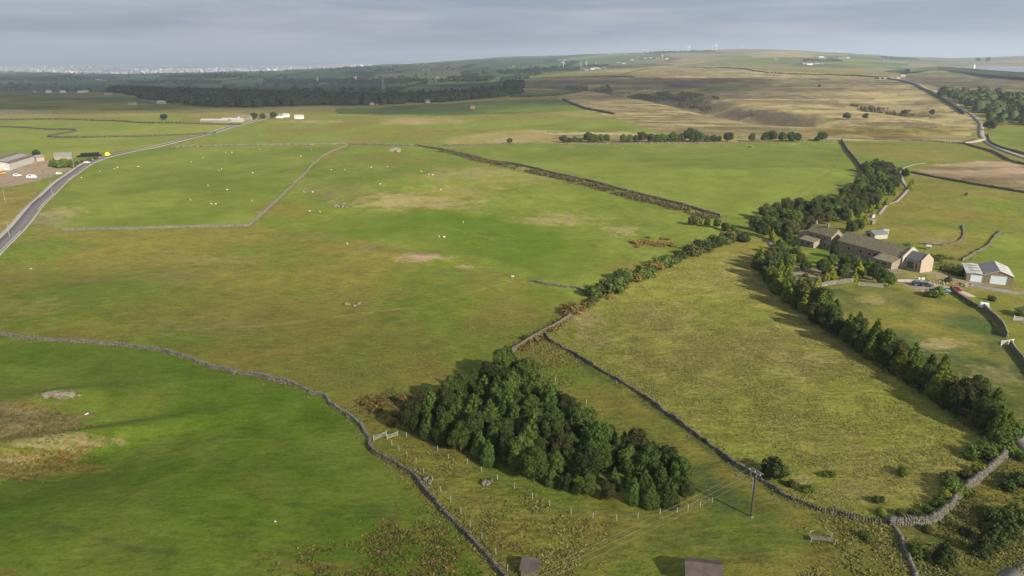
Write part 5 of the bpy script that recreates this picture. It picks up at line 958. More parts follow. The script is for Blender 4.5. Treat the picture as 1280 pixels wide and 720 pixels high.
for k in range(3):
    y = 3 + k * 4; rl.box(1.4, 4.4, y, y + .9, 3.46, 3.52)
rl.build('rooflight', M['sheetdark'], LT)
sA = G(1267, 393); building('low grey field shed at the right edge', sA, G(1284, 399), 4, 1.9, 2.3, wm_='wood', rm='leafC', name='field_shed', cat='shed', roof='lean')
sA = G(651, 722); building('grey-roofed hut cut by the bottom edge, left of the pair', sA, sA[:2] + np.array([2.6, -.5]), 2.8, 1.5, 1.8, wm_='timberwall', rm='brownsheet', name='field_hut', cat='hut', roof='lean')
sA = G(857, 734); building('dark-roofed hut cut by the bottom edge, right of the pair', sA, sA[:2] + np.array([5.2, -1.0]), 4.2, 2.2, 3.1, wm_='darkwood', rm='brownsheet', name='field_hut', cat='hut')
# left farm
A = G(-40, 213); Bp = G(40, 203)
LB = building('large brown-roofed cattle barn with rooflights at the left farm', G(13, 213), G(44, 203), 24, 5.0, 8.0, wm_='sheet', rm='brownsheet', name='cattle_barn', cat='barn')
building('pale stone cottage behind the left farm bushes', G(68, 200), G(90, 199), 9, 3.0, 5.0, wm_='gritwall', rm='sheetdark', name='cottage', cat='cottage')
building('small pink-walled outhouse beside the left cattle barn', G(46, 202), G(56, 201), 6, 3, 4.6, wm_='brick', rm='sheetdark', name='outhouse', cat='outhouse')
rl = MB(); L0 = np.linalg.norm((G(44, 203) - G(13, 213))[:2])
for k in range(9):
    x0 = 4 + k * L0 / 10; ya, yb = 3.0, 8.5; z_ = lambda y: 5.0 + y * 3.0 / 12 + .26
    rl.add([(x0, ya, z_(ya)), (x0 + 1.6, ya, z_(ya)), (x0 + 1.6, yb, z_(yb)), (x0, yb, z_(yb)), (x0, ya, z_(ya) + .06), (x0 + 1.6, ya, z_(ya) + .06), (x0 + 1.6, yb, z_(yb) + .06), (x0, yb, z_(yb) + .06)], [(4, 5, 6, 7), (0, 1, 5, 4), (1, 2, 6, 5), (2, 3, 7, 6), (3, 0, 4, 7)])
rl.build('rooflight', M['sheet'], LB)
# far houses: (x, y, width m, depth, eave, ridge, wall, roof, label)
FH = [(250, 152.5, 36, 12, 2.2, 3.6, 'gritwall', 'sheet', 'long low pale shed beyond the left road'), (276, 152, 26, 12, 2.4, 4.2, 'render', 'sheet', 'white long shed right of the low pale shed'), (289, 151.5, 9, 7, 4, 6, 'whitepaint', 'blueslate', 'small dark-roofed white house at the end of the pale sheds'),
      (345, 147.5, 9, 6, 3, 5, 'whitepaint', 'sheetdark', 'small white cottage among the far trees'), (353, 146.5, 8, 6, 3, 5, 'whitepaint', 'sheet', 'tiny pale cottage left of the bright white house'), (368, 148.5, 11, 7, 3.2, 5.2, 'whitepaint', 'sheet', 'bright white farmhouse standing alone in the middle distance'), (296, 150, 18, 8, 4, 6, 'gritwall', 'slateroof', 'brown barn beside the far end of the left road')]
FH += [(x, y, w * .6, 8, h * .65, h * .65 + 2.4, wl, rf, lb) for x, y, w, h, wl, rf, lb in (
      (41, 116, 12, 6, 'render', 'sheetdark', 'leftmost white house on the dark far-left brow'), (57, 116, 22, 7, 'whitepaint', 'sheet', 'second white house on the dark far-left brow'), (75, 116, 20, 7, 'whitepaint', 'sheet', 'third white house on the dark far-left brow'), (97, 116, 26, 6, 'whitepaint', 'sheet', 'long white house on the dark far-left brow'),
      (105, 115.5, 16, 8, 'whitepaint', 'sheetdark', 'rightmost white house on the dark far-left brow'), (130, 119, 30, 6, 'render', 'sheetdark', 'grey sheds beside the left end of the wood belt'), (160, 131, 20, 5, 'render', 'slateroof', 'pair of brown barns below the left wood'), (196, 130, 24, 5, 'render', 'sheet', 'pale low farm below the left wood'),
      (452, 131.5, 36, 3, 'brick', 'sheet', 'long pinkish barn in front of the wood belt'), (470, 131, 18, 6, 'brick', 'slateroof', 'short brown barn right of the long pinkish barn'), (532, 129, 14, 6, 'render', 'slateroof', 'tiny farm right of the wood belt barns'), (588, 136, 10, 5, 'brick', 'slateroof', 'dark ruin near the green far pasture'))]
for i, (x, y, w, d, e, r, wl, rf, lb) in enumerate(FH):
    a = G(x - 0, y); building(lb, a, a[:2] + np.array([w, random.uniform(-.15, .15) * w]), d, e, r, wl, rf, name='distant_house', cat='house', group='distant houses', detail=False)
FF = [(528, 88), (534, 88.5), (545, 98), (562, 101), (570, 101), (576, 101), (612, 97.5), (608, 98), (694, 88.5), (700, 88), (725, 87), (731, 88), (738, 87), (742, 86), (746, 87), (752, 85.5), (770, 79), (774, 79.5), (778, 80), (788, 76), (805, 73.5), (812, 73.2), (820, 73.5), (832, 74), (362, 99), (368, 99), (120, 101), (127, 101), (192, 92), (640, 84),
      (1003, 80), (1009, 81), (1014, 80.5), (1020, 80), (1026, 80.5), (1019, 71.5), (1024, 72), (1030, 73), (1048, 72.5), (1054, 72.5), (1058, 73), (968, 75), (1108, 98), (1114, 98.5), (1120, 98.8), (1126, 97)]
FF.sort()
for i, (x, y) in enumerate(FF):
    a = G(x, y); s = max(.6, a[1] / 3000); w = random.uniform(10, 22) * min(s, 1.5); 
    building(f'pale distant farm building on the hills, {ORD[i] if i < 38 else "the " + ["ninth", "eighth", "seventh", "sixth", "fifth", "fourth", "third", "second", "very"][i - 38] + " last"} from left' if i < 38 else f'pale distant farm building on the right hill, {ORD[len(FF) - 1 - i]} from the right', a, a[:2] + np.array([w, 0]), 10, 4.5, 7.5, random.choice(['whitepaint', 'render', 'gritwall', 'gritwall']), random.choice(['sheet', 'blueslate', 'slateroof']), name='distant_house', cat='farm building', group='farm buildings on the far hills')
# valve tower
a = plane(1217, 84.6, RES_Z); m = MB(); m.tube((a[0], a[1], RES_Z - 8), (a[0], a[1], RES_Z + 9), 5, 5, 10); vt = empty('valve_tower', (0, 0, 0), 0, 'small white valve tower at the water edge of the reservoir', 'tower'); m.build('tower_shaft', M['whitepaint'], vt)
m = MB(); m.tube((a[0], a[1], RES_Z + 9), (a[0], a[1], RES_Z + 15), 6.4, .3, 10); m.build('roof', M['sheet'], vt)

# ---------------------------------------------------------------- turbines and pylons
def turbine_proto(H=60, Rb=30):
    o = empty('wind_turbine', (0, 0, 0), 0, 'x', 'wind turbine', 'wind turbines on the skyline'); m = MB(); m.tube((0, 0, -4), (0, 0, H), 3.4, 2.2, 10); m.build('tower', M['turbine'], o)
    m = MB(); m.box(-1.5, 1.5, -2.5, 5, H - 1, H + 2); m.build('nacelle', M['turbine'], o); m = MB(); m.tube((0, -2.6, H + .5), (0, -4.6, H + .5), 1.6, .5); m.build('hub', M['turbine'], o)
    for k in range(3):
        a = 2 * PI * k / 3 + .4; d = Vector((math.sin(a), 0, math.cos(a))); n = Vector((math.cos(a), 0, -math.sin(a))); c = Vector((0, -3.6, H + .5)); m = MB()
        pr = [(0, 1.2, .8), (.2, 2.9, .4), (.6, 2.0, .25), (1, .6, .1)]; V = []
        for t, w, th in pr:
            for s1, s2 in ((-1, 0), (0, -1), (1, 0), (0, 1)): V.append(c + d * (t * Rb + .5) + n * w * s1 + Vector((0, th * s2, 0)))
        m.add(V, [(4 * i + j, 4 * i + (j + 1) % 4, 4 * i + 4 + (j + 1) % 4, 4 * i + 4 + j) for i in range(3) for j in range(4)] + [(12, 13, 14, 15)]); m.build('blade', M['turbine'], o)
    return o
TB = [(704, 3900, .72, 'leftmost wind turbine of the group in front of the blue ridge'), (726, 4300, .55, 'second wind turbine of the group in front of the blue ridge'), (733, 4300, .55, 'third wind turbine of the group in front of the blue ridge'), (745, 4300, .52, 'fourth wind turbine of the group in front of the blue ridge'), (828, 5400, .5, 'small wind turbine standing before the hill slope'),
      (861, 6700, .9, 'single wind turbine on the left shoulder of the hill'), (890, 6800, 1.0, 'left of the close pair of wind turbines on the hilltop'), (895, 6800, 1.0, 'right of the close pair of wind turbines on the hilltop'), (927, 6900, .85, 'wind turbine alone right of the close pair'), (1033, 8600, .7, 'left faint turbine behind the right end of the hill'), (1047, 8600, .7, 'middle faint turbine behind the right end of the hill'), (1054, 8600, .8, 'right faint turbine behind the right end of the hill'),
      (397, 3600, .42, 'slender pale turbine at far left of the dark valley'), (445, 3300, .5, 'slender pale turbine in the middle of the dark valley')]
tp = None
for i, (x, Y, s, lb) in enumerate(TB):
    X = (x - 640) / F * (Y * CP); z = ground(X, Y)
    for _ in range(3): X = (x - 640) / F * (Y * CP + (CAMH - z) * SP); z = ground(X, Y)
    if tp is None: tp = turbine_proto(); t_ = tp; t_.location = (X, Y, z); t_['label'] = lb
    else: t_ = copy_thing(tp, (X, Y, z), None, None, lb)
    t_.rotation_euler = (0, 0, random.uniform(-.8, .8)); t_.scale = (s * .72,) * 3
def pylon(px, Y, H, label):
    X = (px - 640) / F * Y * CP; z = ground(X, Y); o = empty('electricity_pylon', (X, Y, z), .5, label, 'pylon', 'masts and pylons in the far valley'); m = MB()
    for sx in (-1, 1):
        for sy in (-1, 1): m.tube((sx * H * .08, sy * H * .08, 0), (sx * H * .012, sy * H * .012, H), .35, .25, 4)
    for k in range(7):
        z0 = H * k / 7; z1 = H * (k + 1) / 7; w0 = H * (.08 - .068 * k / 7); w1 = H * (.08 - .068 * (k + 1) / 7)
        for (a, b) in (((-1, -1), (1, -1)), ((1, -1), (1, 1)), ((1, 1), (-1, 1)), ((-1, 1), (-1, -1))): m.tube((a[0] * w0, a[1] * w0, z0), (b[0] * w1, b[1] * w1, z1), .2, .2, 3); m.tube((b[0] * w0, b[1] * w0, z0), (a[0] * w1, a[1] * w1, z1), .2, .2, 3)
    m.build('lattice_tower', M['metal'], o); m = MB()
    for f_, w in ((.66, .16), (.8, .2), (.93, .14)): m.tube((-H * w, 0, H * f_), (H * w, 0, H * f_), .3, .3, 4)
    m.build('crossarm', M['metal'], o)
pylon(477, 2300, 46, 'tall lattice pylon in the dark left valley'); pylon(797, 5200, 45, 'small dark lattice mast on the blue ridge left of the hill')

# ---------------------------------------------------------------- power pole
pb = G(939, 646); p0 = Vector((pb[0], pb[1], pb[2])); wl_a = plane(937.5, 588, pb[2] + 9.6); wl_b = plane(728, 687, pb[2] + 9.0); wd = np.array(wl_b) - np.array(wl_a); wd /= np.linalg.norm(wd)
ang = math.atan2(wd[1], wd[0])
def make_pole(loc, label, tf=True):
    o = empty('power_pole', loc, ang, label, 'power pole', 'poles of the overhead line'); m = MB(); m.tube((0, 0, -1), (0, 0, 9.6), .23, .17, 10); m.build('pole', M['darkwood'], o)
    for dx in (-.35, .35) if tf else (0,):
        m = MB(); m.box(dx - .06, dx + .06, -1.3, 1.3, 9.15, 9.3); m.build('crossarm', M['metal'], o)
    for y in (-1.15, 0, 1.15): m = MB(); m.tube((.35 if tf else 0, y, 9.3), (.35 if tf else 0, y, 9.58), .07, .05, 8); m.build('insulator', M['whitepaint'], o)
    if tf:
        m = MB(); m.tube((0, -.42, 5.6), (0, -.42, 6.6), .33, .33, 12); m.tube((0, -.42, 6.6), (0, -.42, 6.75), .36, .2, 12); m.build('transformer', M['metal'], o); m = MB(); m.box(-.25, .25, -.3, .3, 0, .12); m.build('base_plate', M['render'], o)
        m = MB(); m.tube((-.15, .0, 3.4), (-.15, .0, 6), .05, .05, 6); m.tube((.2, .1, 7), (.35, 1.1, 9.1), .03, .03, 5); m.tube((.2, -.1, 7), (.35, -1.1, 9.1), .03, .03, 5); m.build('stay_bracket', M['wood'], o)
    return o
make_pole(p0, 'tall timber power pole with twin crossarm and transformer by the tumbled wall')
far = np.array(p0[:2]) + wd * 68; p1 = Vector((far[0], far[1], ground(*far))); make_pole(p1, 'plain timber power pole carrying the lower end of the line', False)
for k, y in enumerate((-1.15, 0, 1.15)):
    nrm_ = Vector((-wd[1], wd[0], 0)); a = p0 + nrm_ * y + Vector((wd[0] * .35, wd[1] * .35, 9.6)); b = p1 + nrm_ * y + Vector((0, 0, 9.6)); m = MB(); pv = None
    for i in range(29):
        t = i / 28; q = a.lerp(b, t); q.z -= 4 * .9 * t * (1 - t)
        if pv is not None: m.tube(pv, q, .014, .014, 5, False)
        pv = q
    w_ = m.build('overhead_wire', M['wire']); tag(w_, ['upper', 'middle', 'lower'][k] + ' overhead wire sagging away from the power pole', 'wire', 'overhead wires')
# roadside poles
for i, (x, y, h) in enumerate(((12, 296, 6.5), (66, 245, 8.5), (55, 224, 7), (93, 212, 11), (7, 253, 7))):
    g = G(x, y); o = empty('street_lamp' if i in (0, 1, 4) else 'telegraph_pole', (g[0], g[1], g[2]), 2.2, ['nearest thin lamp post beside the left road', 'second thin lamp post beside the left road', 'short dark leaning pole on the left farm verge', 'tall pale telegraph pole beside the round bushes', 'thin lamp post in the field at the left edge'][i], 'lamp post' if i in (0, 1, 4) else 'pole', 'posts beside the left road')
    m = MB(); m.tube((0, 0, -.5), (0, 0, h), .13, .08, 8); m.build('post', M['metal'] if i != 2 else M['darkwood'], o)
    m = MB(); m.tube((0, 0, h), (1.0, 0, h + .2), .05, .04, 6); m.box(.8, 1.5, -.12, .12, h + .15, h + .3); m.build('lamp_arm' if i in (0, 1, 4) else 'crossarm', M['metal'], o)

# ---------------------------------------------------------------- fences, gates, small things
def fence(label, px, h=1.25, rail=True):
    pts = [G(x, y) for x, y in px]; o = empty('post_and_wire_fence', tuple(pts[0]), 0, label, 'fence', 'fences round the plantation'); m = MB(); b = Vector(pts[0])
    for i, p in enumerate(pts):
        q = Vector(p) - b; lx, ly = random.uniform(-.12, .12), random.uniform(-.12, .12); mm = MB(); mm.tube(q + Vector((0, 0, -.3)), q + Vector((lx, ly, h * random.uniform(.9, 1.12))), .075, .07, 7); mm.build('post', M['wood'], o)
        if i and rail and (Vector(p) - Vector(pts[i - 1])).length < 14:
            for z in (.45, .8, 1.1): m.tube(Vector(pts[i - 1]) - b + Vector((0, 0, z)), q + Vector((0, 0, z)), .008, .008, 3, False)
    if m.v: m.build('fence_wire', M['wire'], o)
    return o
M['wood'] = mat('pale_post', (.33, .30, .23), .9, color2=(.50, .46, .38), scale=5)
fence('post and wire fence following the mossy wall below the gate', [(490, 557), (499, 564), (509, 571), (520, 579), (530, 592), (541, 602), (551, 615), (563, 628), (576, 643), (588, 658), (602, 674), (620, 693), (634, 713)])
fence('post and wire fence round the front of the plantation', [(497, 545), (508, 547), (527, 550), (547, 564), (561, 573), (584, 580), (602, 590), (622, 600), (643, 611), (666, 623), (687, 633), (714, 643), (741, 648), (771, 651), (797, 648), (825, 643), (846, 641), (860, 638), (875, 634), (890, 628)])
fence('short run of leaning pale posts above the plantation', [(694, 478), (716, 503), (733, 506), (724, 516), (733, 522)], 1.6, False)
def gate(label, a, b, h=1.1, mt='wood', bars=4):
    a = Vector(G(*a)); b = Vector(G(*b)); o = empty('field_gate', a, 0, label, 'gate', 'field gates'); d = b - a; m = MB()
    for k in range(bars): z = .2 + (h - .2) * k / (bars - 1); m.tube(Vector((0, 0, z)), d + Vector((0, 0, z)), .05, .05, 4)
    m.tube(Vector((0, 0, .2)), d + Vector((0, 0, h)), .04, .04, 4); m.build('gate_bars', M[mt], o)
    for q in (Vector(), d): m = MB(); m.tube(q + Vector((0, 0, -.3)), q + Vector((0, 0, h + .25)), .1, .1, 7); m.build('post', M[mt], o)
gate('weathered wooden gate at the left tip of the plantation', (467, 551), (483, 545)); gate('weathered hurdle right of the wooden gate', (484, 549), (497, 545), 1.0)
gate('pale gate closing the gap in the right field wall', (1251, 432), (1266, 430), 1.4, 'whitepaint', 5); gate('pale gate near the field shed', (1267, 400), (1282, 402), 1.3, 'whitepaint', 5)
gate('timber garden fence panel before the green tree', (1073, 357), (1103, 360), 1.5, 'wood', 7); gate('white gate at the bottom right of the yard', (1268, 402), (1279, 404), 1.2, 'wood', 4)
# timber platform in the near pasture
g = Vector(G(1027, 677)); o = empty('feeding_rack', g, -.15, 'low grey timber rack with upright corner posts in the dark pasture', 'rack')
m = MB(); 
for k in range(6): m.box(-1.9, 1.9, -.5 + k * .19, -.34 + k * .19, .55 + .0 * k, .62)
m.build('deck', M['stone'], o)
for x, y, h in ((-1.95, -.55, 1.0), (1.95, -.55, 1.0), (-1.95, .7, 1.5), (1.7, .8, 1.4)): m = MB(); m.tube((x, y, -.3), (x + .1, y, h), .07, .06, 6); m.build('post', M['wood'], o)
m = MB(); m.tube((-1.9, .7, 1.3), (-1.2, .9, 1.45), .05, .05, 5); m.tube((1.75, .8, 1.3), (1.1, 1.2, 1.5), .05, .05, 5); m.build('rail', M['wood'], o)
# rubble heaps, boulders, stumps
def rocks(label, x, y, n, spread, size, mt='stone', name='boulder_heap', cat='boulders'):
    g = G(x, y); c = g[:2] + RNG.normal(0, spread, (n, 2)); s = RNG.uniform(.4, 1.2, n) * size; z = hz(c[:, 0], c[:, 1]); v, f = boxes(np.c_[c, z + s * .25], np.c_[s * 1.4, s, s * .8], RNG.uniform(0, 6, n), RNG.normal(0, .4, n))
    tag(obj(name, mesh_from(name, v, f), M[mt]), label, cat, kind='stuff' if n > 12 else None)
rocks('pale boulder pair in the olive centre field', 438, 381, 6, 1.3, .8, 'gritwall'); rocks('grey scattered stones on the knoll of the sheep pasture', 423, 256, 26, 2.6, .9); rocks('pale stone heap near the far wall top', 495, 189, 12, 2.0, 1.6, 'gritwall'); rocks('single white stone in the olive field by the road', 40, 336, 2, .3, .7, 'render')
rocks('white stone below the brown hollow edge', 107, 518, 2, .2, .35, 'whitepaint'); rocks('small pile of stones on the pasture slope', 713, 274, 6, 1.0, .7); rocks('grey stump and stones in the fenced strip, left one', 536, 600, 5, .5, .8); rocks('grey stump and stones in the fenced strip, right one', 609, 605, 5, .5, .8)
rocks('pale stones in the bright green centre pasture edge', 641, 346, 4, .8, .8, 'render'); rocks('rubble and building stone beside the annex', 1178, 354, 30, 2.2, .5, 'gritwall', 'rubble_heap', 'rubble'); rocks('stone blocks stacked before the steel shed', 1206, 357, 20, 1.3, .7, 'gritwall', 'rubble_heap', 'rubble')
rocks('white bags piled in front of the annex', 1151, 349, 6, .7, .7, 'whitepaint', 'sack_pile', 'sacks'); rocks('tiny white stone in the deep green field', 346, 652, 1, .1, .3, 'whitepaint')
rocks('stone outcrop at the moor gully edge', 1108, 99, 20, 14, 8)
# bare sandy scrape and spoil by the farm
# ---------------------------------------------------------------- animals
def sheep_mesh(black=False, sc=1.0, cow=False):
    """one continuous skinned body: trunk, neck, head, legs"""
    vs = [(0, 0, .62), (.32, 0, .64), (-.34, 0, .62), (.52, 0, .66), (.66, 0, .58), (.80, 0, .48), (-.5, 0, .60), (-.56, 0, .42)]; ed = [(0, 1), (0, 2), (1, 3), (3, 4), (4, 5), (2, 6), (6, 7)]; rad = [.30, .26, .28, .17, .11, .06, .12, .05]
    if cow: vs[3:6] = [(.55, 0, .78), (.74, 0, .80), (.94, 0, .66)]
    for sx, k in ((.3, 1), (-.36, 2)):
        for sy in (-.16, .16):
            n = len(vs); vs += [(sx, sy, .42), (sx + (.02 if k == 1 else .05), sy, .22), (sx, sy, .02)]; ed += [(k, n), (n, n + 1), (n + 1, n + 2)]; rad += [.10, .05, .045]
    me = bpy.data.meshes.new('body'); me.from_pydata([tuple(c * sc for c in v) for v in vs], ed, []); o = bpy.data.objects.new('tmp', me); link(o); sk = o.modifiers.new('s', 'SKIN'); sb = o.modifiers.new('u', 'SUBSURF'); sb.levels = 1
    for i, r in enumerate(rad): me.skin_vertices[0].data[i].radius = (r * sc, r * sc)
    me.skin_vertices[0].data[0].use_root = True
    dg = bpy.context.evaluated_depsgraph_get(); res = bpy.data.meshes.new_from_object(o.evaluated_get(dg)); bpy.data.objects.remove(o); res.materials.clear(); res.name = 'body'; return res
sm = sheep_mesh(sc=.98)
SHF = {'the left green sheep field': [(102, 223), (125, 215), (143, 212), (147, 210), (173, 209), (238, 251), (239, 203), (254, 198), (260, 233), (264, 256), (270, 256), (274, 214), (277, 212), (282, 191), (284, 238), (290, 191), (315, 252), (316, 217), (325, 188), (376, 196), (389, 188)],
       'the centre sheep pasture': [(380, 241), (387, 265), (391, 241), (400, 266), (414, 213), (431, 213), (434, 306), (464, 210), (475, 231), (484, 209), (527, 215), (536, 219), (541, 219.5), (549, 297), (551, 238), (555, 297.5), (579, 279)]}
first = True
for fld, L_ in SHF.items():
    for i, (x, y) in enumerate(sorted(L_)):
        g = G(x, y); o = obj('sheep', sm, M['wool'], None, (g[0], g[1], g[2]), random.uniform(0, 6.28)); tag(o, f'cream white sheep grazing in {fld}, {ORD[i]} from left', 'sheep', 'sheep grazing in the pastures')
for x, y, lb in ((778, 186, 'white sheep alone in the green plateau field'), (942, 185, 'white sheep at the far right of the plateau field'), (112, 143, 'pale sheep in the far left field')):
    g = G(x, y); tag(obj('sheep', sm, M['wool'], None, tuple(g), 1.0), lb, 'sheep', 'sheep grazing in the pastures')
cm = sheep_mesh(sc=1.9, cow=True)
for x, y, lb in ((1207, 245, 'black cow standing in the right olive field'), (937, 185, 'dark cow beside the white sheep on the plateau field')):
    g = G(x, y); tag(obj('cow', cm, M['blackhide'], None, tuple(g), .4), lb, 'cow')

# ---------------------------------------------------------------- vehicles
def car(x, y, rz, paint, label, L_=4.3, W=1.75, H=1.5, van=False):
    g = G(x, y); o = empty('parked_car', (g[0], g[1], g[2] + .12), rz, label, 'van' if van else 'car', 'vehicles parked at the farms'); a, h = L_ / 2, W / 2
    hood = H * .58
    prof = [(-a, .3), (-a, hood * .95), (-a * .78, H * .97 if not van else H), (-a * .5, H), (a * .12 if not van else a * .5, H), (a * .45 if not van else a * .8, hood * 1.03), (a * .95, hood * .85), (a, .35), (a * .9, .25), (-a * .9, .25)]
    m = MB(); m.prism(prof[::-1], -h, h); b = m.build('body', M[paint], o); bv = b.modifiers.new('b', 'BEVEL'); bv.width = .09; bv.segments = 2
    for s_ in (-1, 1):
        m = MB(); w0 = [(-a * .72, hood), (-a * .55, H * .92), (a * .08, H * .92), (a * .33, hood)]; y0, y1 = (h + .005, h + .02) if s_ > 0 else (-h - .02, -h - .005); m.prism(w0[::-1], y0, y1); m.build('side_window', M['glass'], o)
        m = MB(); m.box(a - .05, a + .02, s_ * h * .7 - .16, s_ * h * .7 + .16, hood * .62, hood * .8); m.build('headlight', M['whitepaint'], o)
        for wx in (-a * .62, a * .62):
            m = MB(); m.tube((wx, s_ * (h - .16), .3), (wx, s_ * (h + .02), .3), .33, .33, 14); wlb = m.build('wheel', M['rubber'], o); m = MB(); m.tube((wx, s_ * (h + .02), .3), (wx, s_ * (h + .035), .3), .19, .19, 10); m.build('rim', M['metal'], wlb)
    m = MB(); m.add([(a * .15 + .05, -h * .85, H * .96), (a * .15 + .05, h * .85, H * .96), (a * .45 + .03, h * .9, hood * 1.08), (a * .45 + .03, -h * .9, hood * 1.08)], [(0, 3, 2, 1)]); 
    if not van: m.v = [(vx + .05, vy, vz + .03) for vx, vy, vz in m.v]; m.build('windscreen', M['glass'], o)
    return o
car(1149, 357, -.12, 'carblue', 'dark blue estate car parked left in the farm yard', 5.0, 1.85, 1.6); car(1158, 358, -.2, 'carblue', 'second dark car parked nose to tail behind the estate', 4.4)
car(1179, 365, -.3, 'carteal', 'turquoise car parked below the rubble heap'); car(1196, 363.5, -.5, 'carred', 'small red car parked before the stone blocks', 3.8)
car(109, 204, .3, 'carwhite', 'white car parked beside the left farm bales'); car(22, 220.5, .4, 'carwhite', 'white pickup parked in the left farm yard', 4.8, 1.9, 1.8); car(40, 223, .1, 'carwhite', 'white van parked by the left farm grass', 6.0, 2.1, 2.4, True); car(3, 218, .2, 'carorange', 'orange tractor-like vehicle at the left edge of the farm', 4.2, 2.0, 2.2); car(74, 218, .6, 'carwhite', 'white car at the left farm entrance', 4.0)
# horsebox
g = G(1230, 386); o = empty('horse_trailer', (g[0], g[1], g[2]), -.5, 'white box trailer standing at the head of the right field wall', 'trailer')
o.scale = (.8, .8, .8); m = MB(); m.prism([(-1.6, .5), (1.6, .5), (1.75, 1.4), (1.4, 2.5), (-1.6, 2.5)], -.95, .95); m.build('body', M['whitepaint'], o)
for s_ in (-1, 1): m = MB(); m.tube((0, s_ * .85, .35), (0, s_ * 1.05, .35), .34, .34, 12); m.build('wheel', M['rubber'], o)
m = MB(); m.tube((1.6, 0, .5), (2.8, 0, .4), .06, .06, 6); m.build('drawbar', M['metal'], o)
# silage bales
bm_ = MB(); bm_.tube((-.62, 0, .62), (.62, 0, .62), .62, .62, 14); bme = bm_.mesh('silage_bale'); g = G(97, 197); k = 0
for r_ in range(2):
    for c_ in range(8):
        for l_ in range(2 if c_ not in (0, 7) else 1):
            x = g[0] + c_ * 1.9 + (.9 * l_); y = g[1] + 1.5 + r_ * 2.0 + c_ * .9; o = obj('silage_bale', bme, M['blackplastic'], None, (x, y, ground(x, y) + l_ * 1.7 - .02), 1.4); o.scale = (1.5, 1.5, 1.5)
            tag(o, f'black wrapped silage bale, {["front", "rear"][r_]} row {["ground", "upper"][l_]} layer, {ORD[c_]} from left', 'silage bale', 'black wrapped bales beside the left farm')
g = G(134, 194); c = sphere_pts(1, rg); th = np.linspace(0, PI / 2, 5); ph = np.linspace(0, 2 * PI, 13)[:-1]; V = [(2.3 * math.sin(t) * math.cos(p_) * (1 + .1 * math.sin(3 * p_)), 2.0 * math.sin(t) * math.sin(p_), 2.6 * math.cos(t)) for t in th for p_ in ph]
o = obj('sheeted_heap', mesh_from('sheeted_heap', V, [(a * 12 + b, (a + 1) * 12 + b, (a + 1) * 12 + (b + 1) % 12, a * 12 + (b + 1) % 12) for a in range(4) for b in range(12)], True), M['yellow'], None, tuple(g)); tag(o, 'bright yellow sheeted heap on the verge beside the left road', 'sheeted heap')

# ---------------------------------------------------------------- clouds that shade the valley and the near edge
SUN_EL = R(27.5); HEAD = R(42)          # light travels 42 degrees left of straight ahead
TOSUN = Vector((math.sin(HEAD) * math.cos(SUN_EL), -math.cos(HEAD) * math.cos(SUN_EL), math.sin(SUN_EL)))
vm = bpy.data.materials.new('cloud_vapour'); vm.use_nodes = True; nt = vm.node_tree; nt.nodes.clear(); vo = nt.nodes.new('ShaderNodeOutputMaterial'); pv_ = nt.nodes.new('ShaderNodeVolumePrincipled'); pv_.inputs['Density'].default_value = .0026; pv_.inputs['Color'].default_value = (.93, .94, .95, 1); nt.links.new(pv_.outputs[0], vo.inputs['Volume'])
def cloud(label, gx, gy, rx, ry, th, alt=1100, seed=0):
    t = alt / TOSUN.z; c = (gx + TOSUN.x * t, gy + TOSUN.y * t, alt); nu, nv_ = 40, 20; V = []
    for i in range(nv_ + 1):
        a = PI * i / nv_
        for j in range(nu):
            b = 2 * PI * j / nu; d = np.array([math.sin(a) * math.cos(b), math.sin(a) * math.sin(b), math.cos(a)]); f_ = .7 + .6 * float(fbm(np.array(d[0] * 2.2 + seed), np.array(d[1] * 2.2 + d[2]), seed, 4)); V.append((d[0] * rx * f_, d[1] * ry * f_, d[2] * th * f_))
    Fc = [(i * nu + j, (i + 1) * nu + j, (i + 1) * nu + (j + 1) % nu, i * nu + (j + 1) % nu) for i in range(nv_) for j in range(nu)]
    tag(obj('cloud', mesh_from('cloud', V, Fc, True), vm, None, c), label, 'cloud', 'clouds', 'stuff')
cloud('broad grey cloud shading the left valley', -1900, 4400, 2600, 2300, 100, 1300, 3)
cloud('grey cloud shading the wood belt', -500, 1960, 1200, 780, 210, 1100, 9)
cloud('small grey cloud shading the nearest fields', 0, 66, 240, 90, 150, 700, 5)
cloud('long cloud shading the far moor side', 620, 2100, 420, 190, 150, 1000, 12)

# ---------------------------------------------------------------- haze
m = MB(); m.box(-64000, 64000, -64000, 64000, -275, 330); hm = bpy.data.materials.new('haze'); hm.use_nodes = True; nt = hm.node_tree; nt.nodes.clear(); vo = nt.nodes.new('ShaderNodeOutputMaterial'); hv = nt.nodes.new('ShaderNodeVolumePrincipled')
hv.inputs['Density'].default_value = 9.0e-5; hv.inputs['Color'].default_value = (.74, .85, 1.0, 1); hv.inputs['Anisotropy'].default_value = 0.1; nt.links.new(hv.outputs[0], vo.inputs['Volume'])
tag(m.build('haze', hm), kind='stuff')

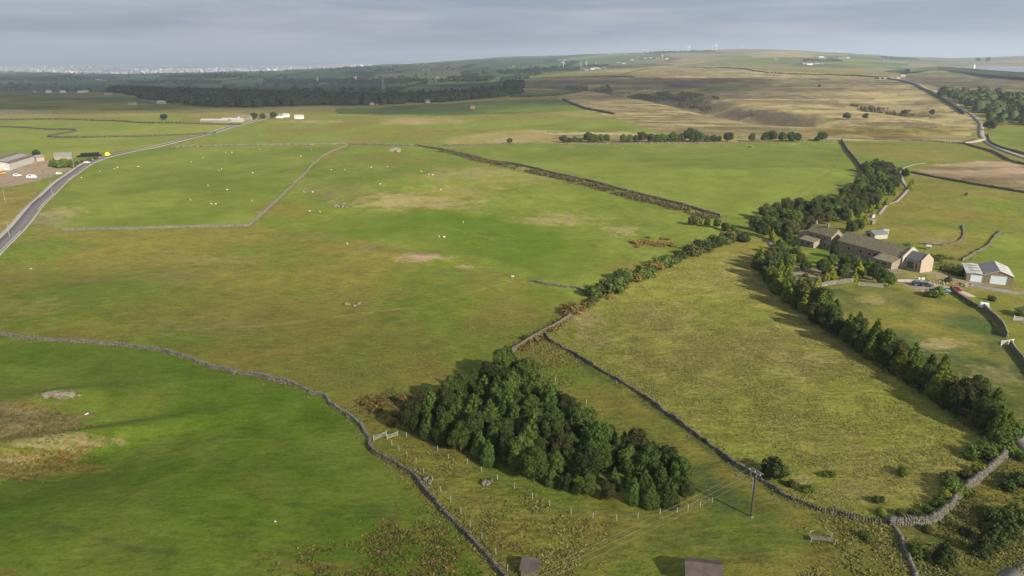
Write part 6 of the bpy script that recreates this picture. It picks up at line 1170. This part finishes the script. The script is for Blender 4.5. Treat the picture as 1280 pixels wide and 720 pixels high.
# ---------------------------------------------------------------- sky, sun, camera
w = bpy.data.worlds.new('World'); scene.world = w; w.use_nodes = True; nt = w.node_tree; N = nt.nodes; L = nt.links; bg = N['Background']
sky = N.new('ShaderNodeTexSky'); sky.sky_type = 'NISHITA'; sky.sun_disc = False; sky.sun_elevation = SUN_EL; sky.sun_rotation = math.atan2(TOSUN.x, TOSUN.y); sky.air_density = 1.2; sky.dust_density = 1.5
tc = N.new('ShaderNodeTexCoord'); mp = N.new('ShaderNodeMapping'); mp.inputs['Scale'].default_value = (1.3, 1.3, 15.0); L.new(tc.outputs['Generated'], mp.inputs[0])
n1 = N.new('ShaderNodeTexNoise'); n1.inputs['Scale'].default_value = 2.1; n1.inputs['Detail'].default_value = 7; n1.inputs['Roughness'].default_value = .55; L.new(mp.outputs[0], n1.inputs['Vector'])
cr = N.new('ShaderNodeValToRGB'); cr.color_ramp.elements[0].position = .40; cr.color_ramp.elements[1].position = .68; cr.color_ramp.elements[0].color = (1.75, 2.15, 3.0, 1); cr.color_ramp.elements[1].color = (3.5, 3.7, 4.2, 1); L.new(n1.outputs['Fac'], cr.inputs['Fac'])
n2 = N.new('ShaderNodeTexNoise'); n2.inputs['Scale'].default_value = 1.2; n2.inputs['Detail'].default_value = 4; L.new(mp.outputs[0], n2.inputs['Vector'])
mr = N.new('ShaderNodeMapRange'); mr.inputs[1].default_value = .3; mr.inputs[2].default_value = .7; mr.inputs[3].default_value = .72; mr.inputs[4].default_value = .95; L.new(n2.outputs['Fac'], mr.inputs[0])
mx = N.new('ShaderNodeMix'); mx.data_type = 'RGBA'; L.new(mr.outputs[0], mx.inputs['Factor']); L.new(sky.outputs[0], mx.inputs['A']); L.new(cr.outputs['Color'], mx.inputs['B']); L.new(mx.outputs['Result'], bg.inputs['Color']); bg.inputs['Strength'].default_value = .09
ld = bpy.data.lights.new('sun', 'SUN'); ld.energy = 4.7; ld.angle = R(.55); ld.color = (1, .92, .77); lo = bpy.data.objects.new('sun', ld); link(lo); lo.rotation_euler = (-TOSUN).to_track_quat('-Z', 'Y').to_euler()
cd = bpy.data.cameras.new('camera'); cd.sensor_width = 36; cd.lens = F / 1280 * 36; cd.clip_start = .5; cd.clip_end = 200000; co = bpy.data.objects.new('camera', cd); link(co); co.location = (0, 0, CAMH); co.rotation_euler = (PI / 2 - PITCH, 0, 0); scene.camera = co
vs = scene.view_settings; vs.view_transform = 'Standard'; vs.look = 'None'; vs.exposure = .85; vs.gamma = 1; vs.use_curve_mapping = False
cy = scene.cycles; cy.max_bounces = 6; cy.diffuse_bounces = 2; cy.transmission_bounces = 2; cy.volume_bounces = 0; cy.transparent_max_bounces = 8; cy.use_denoising = True
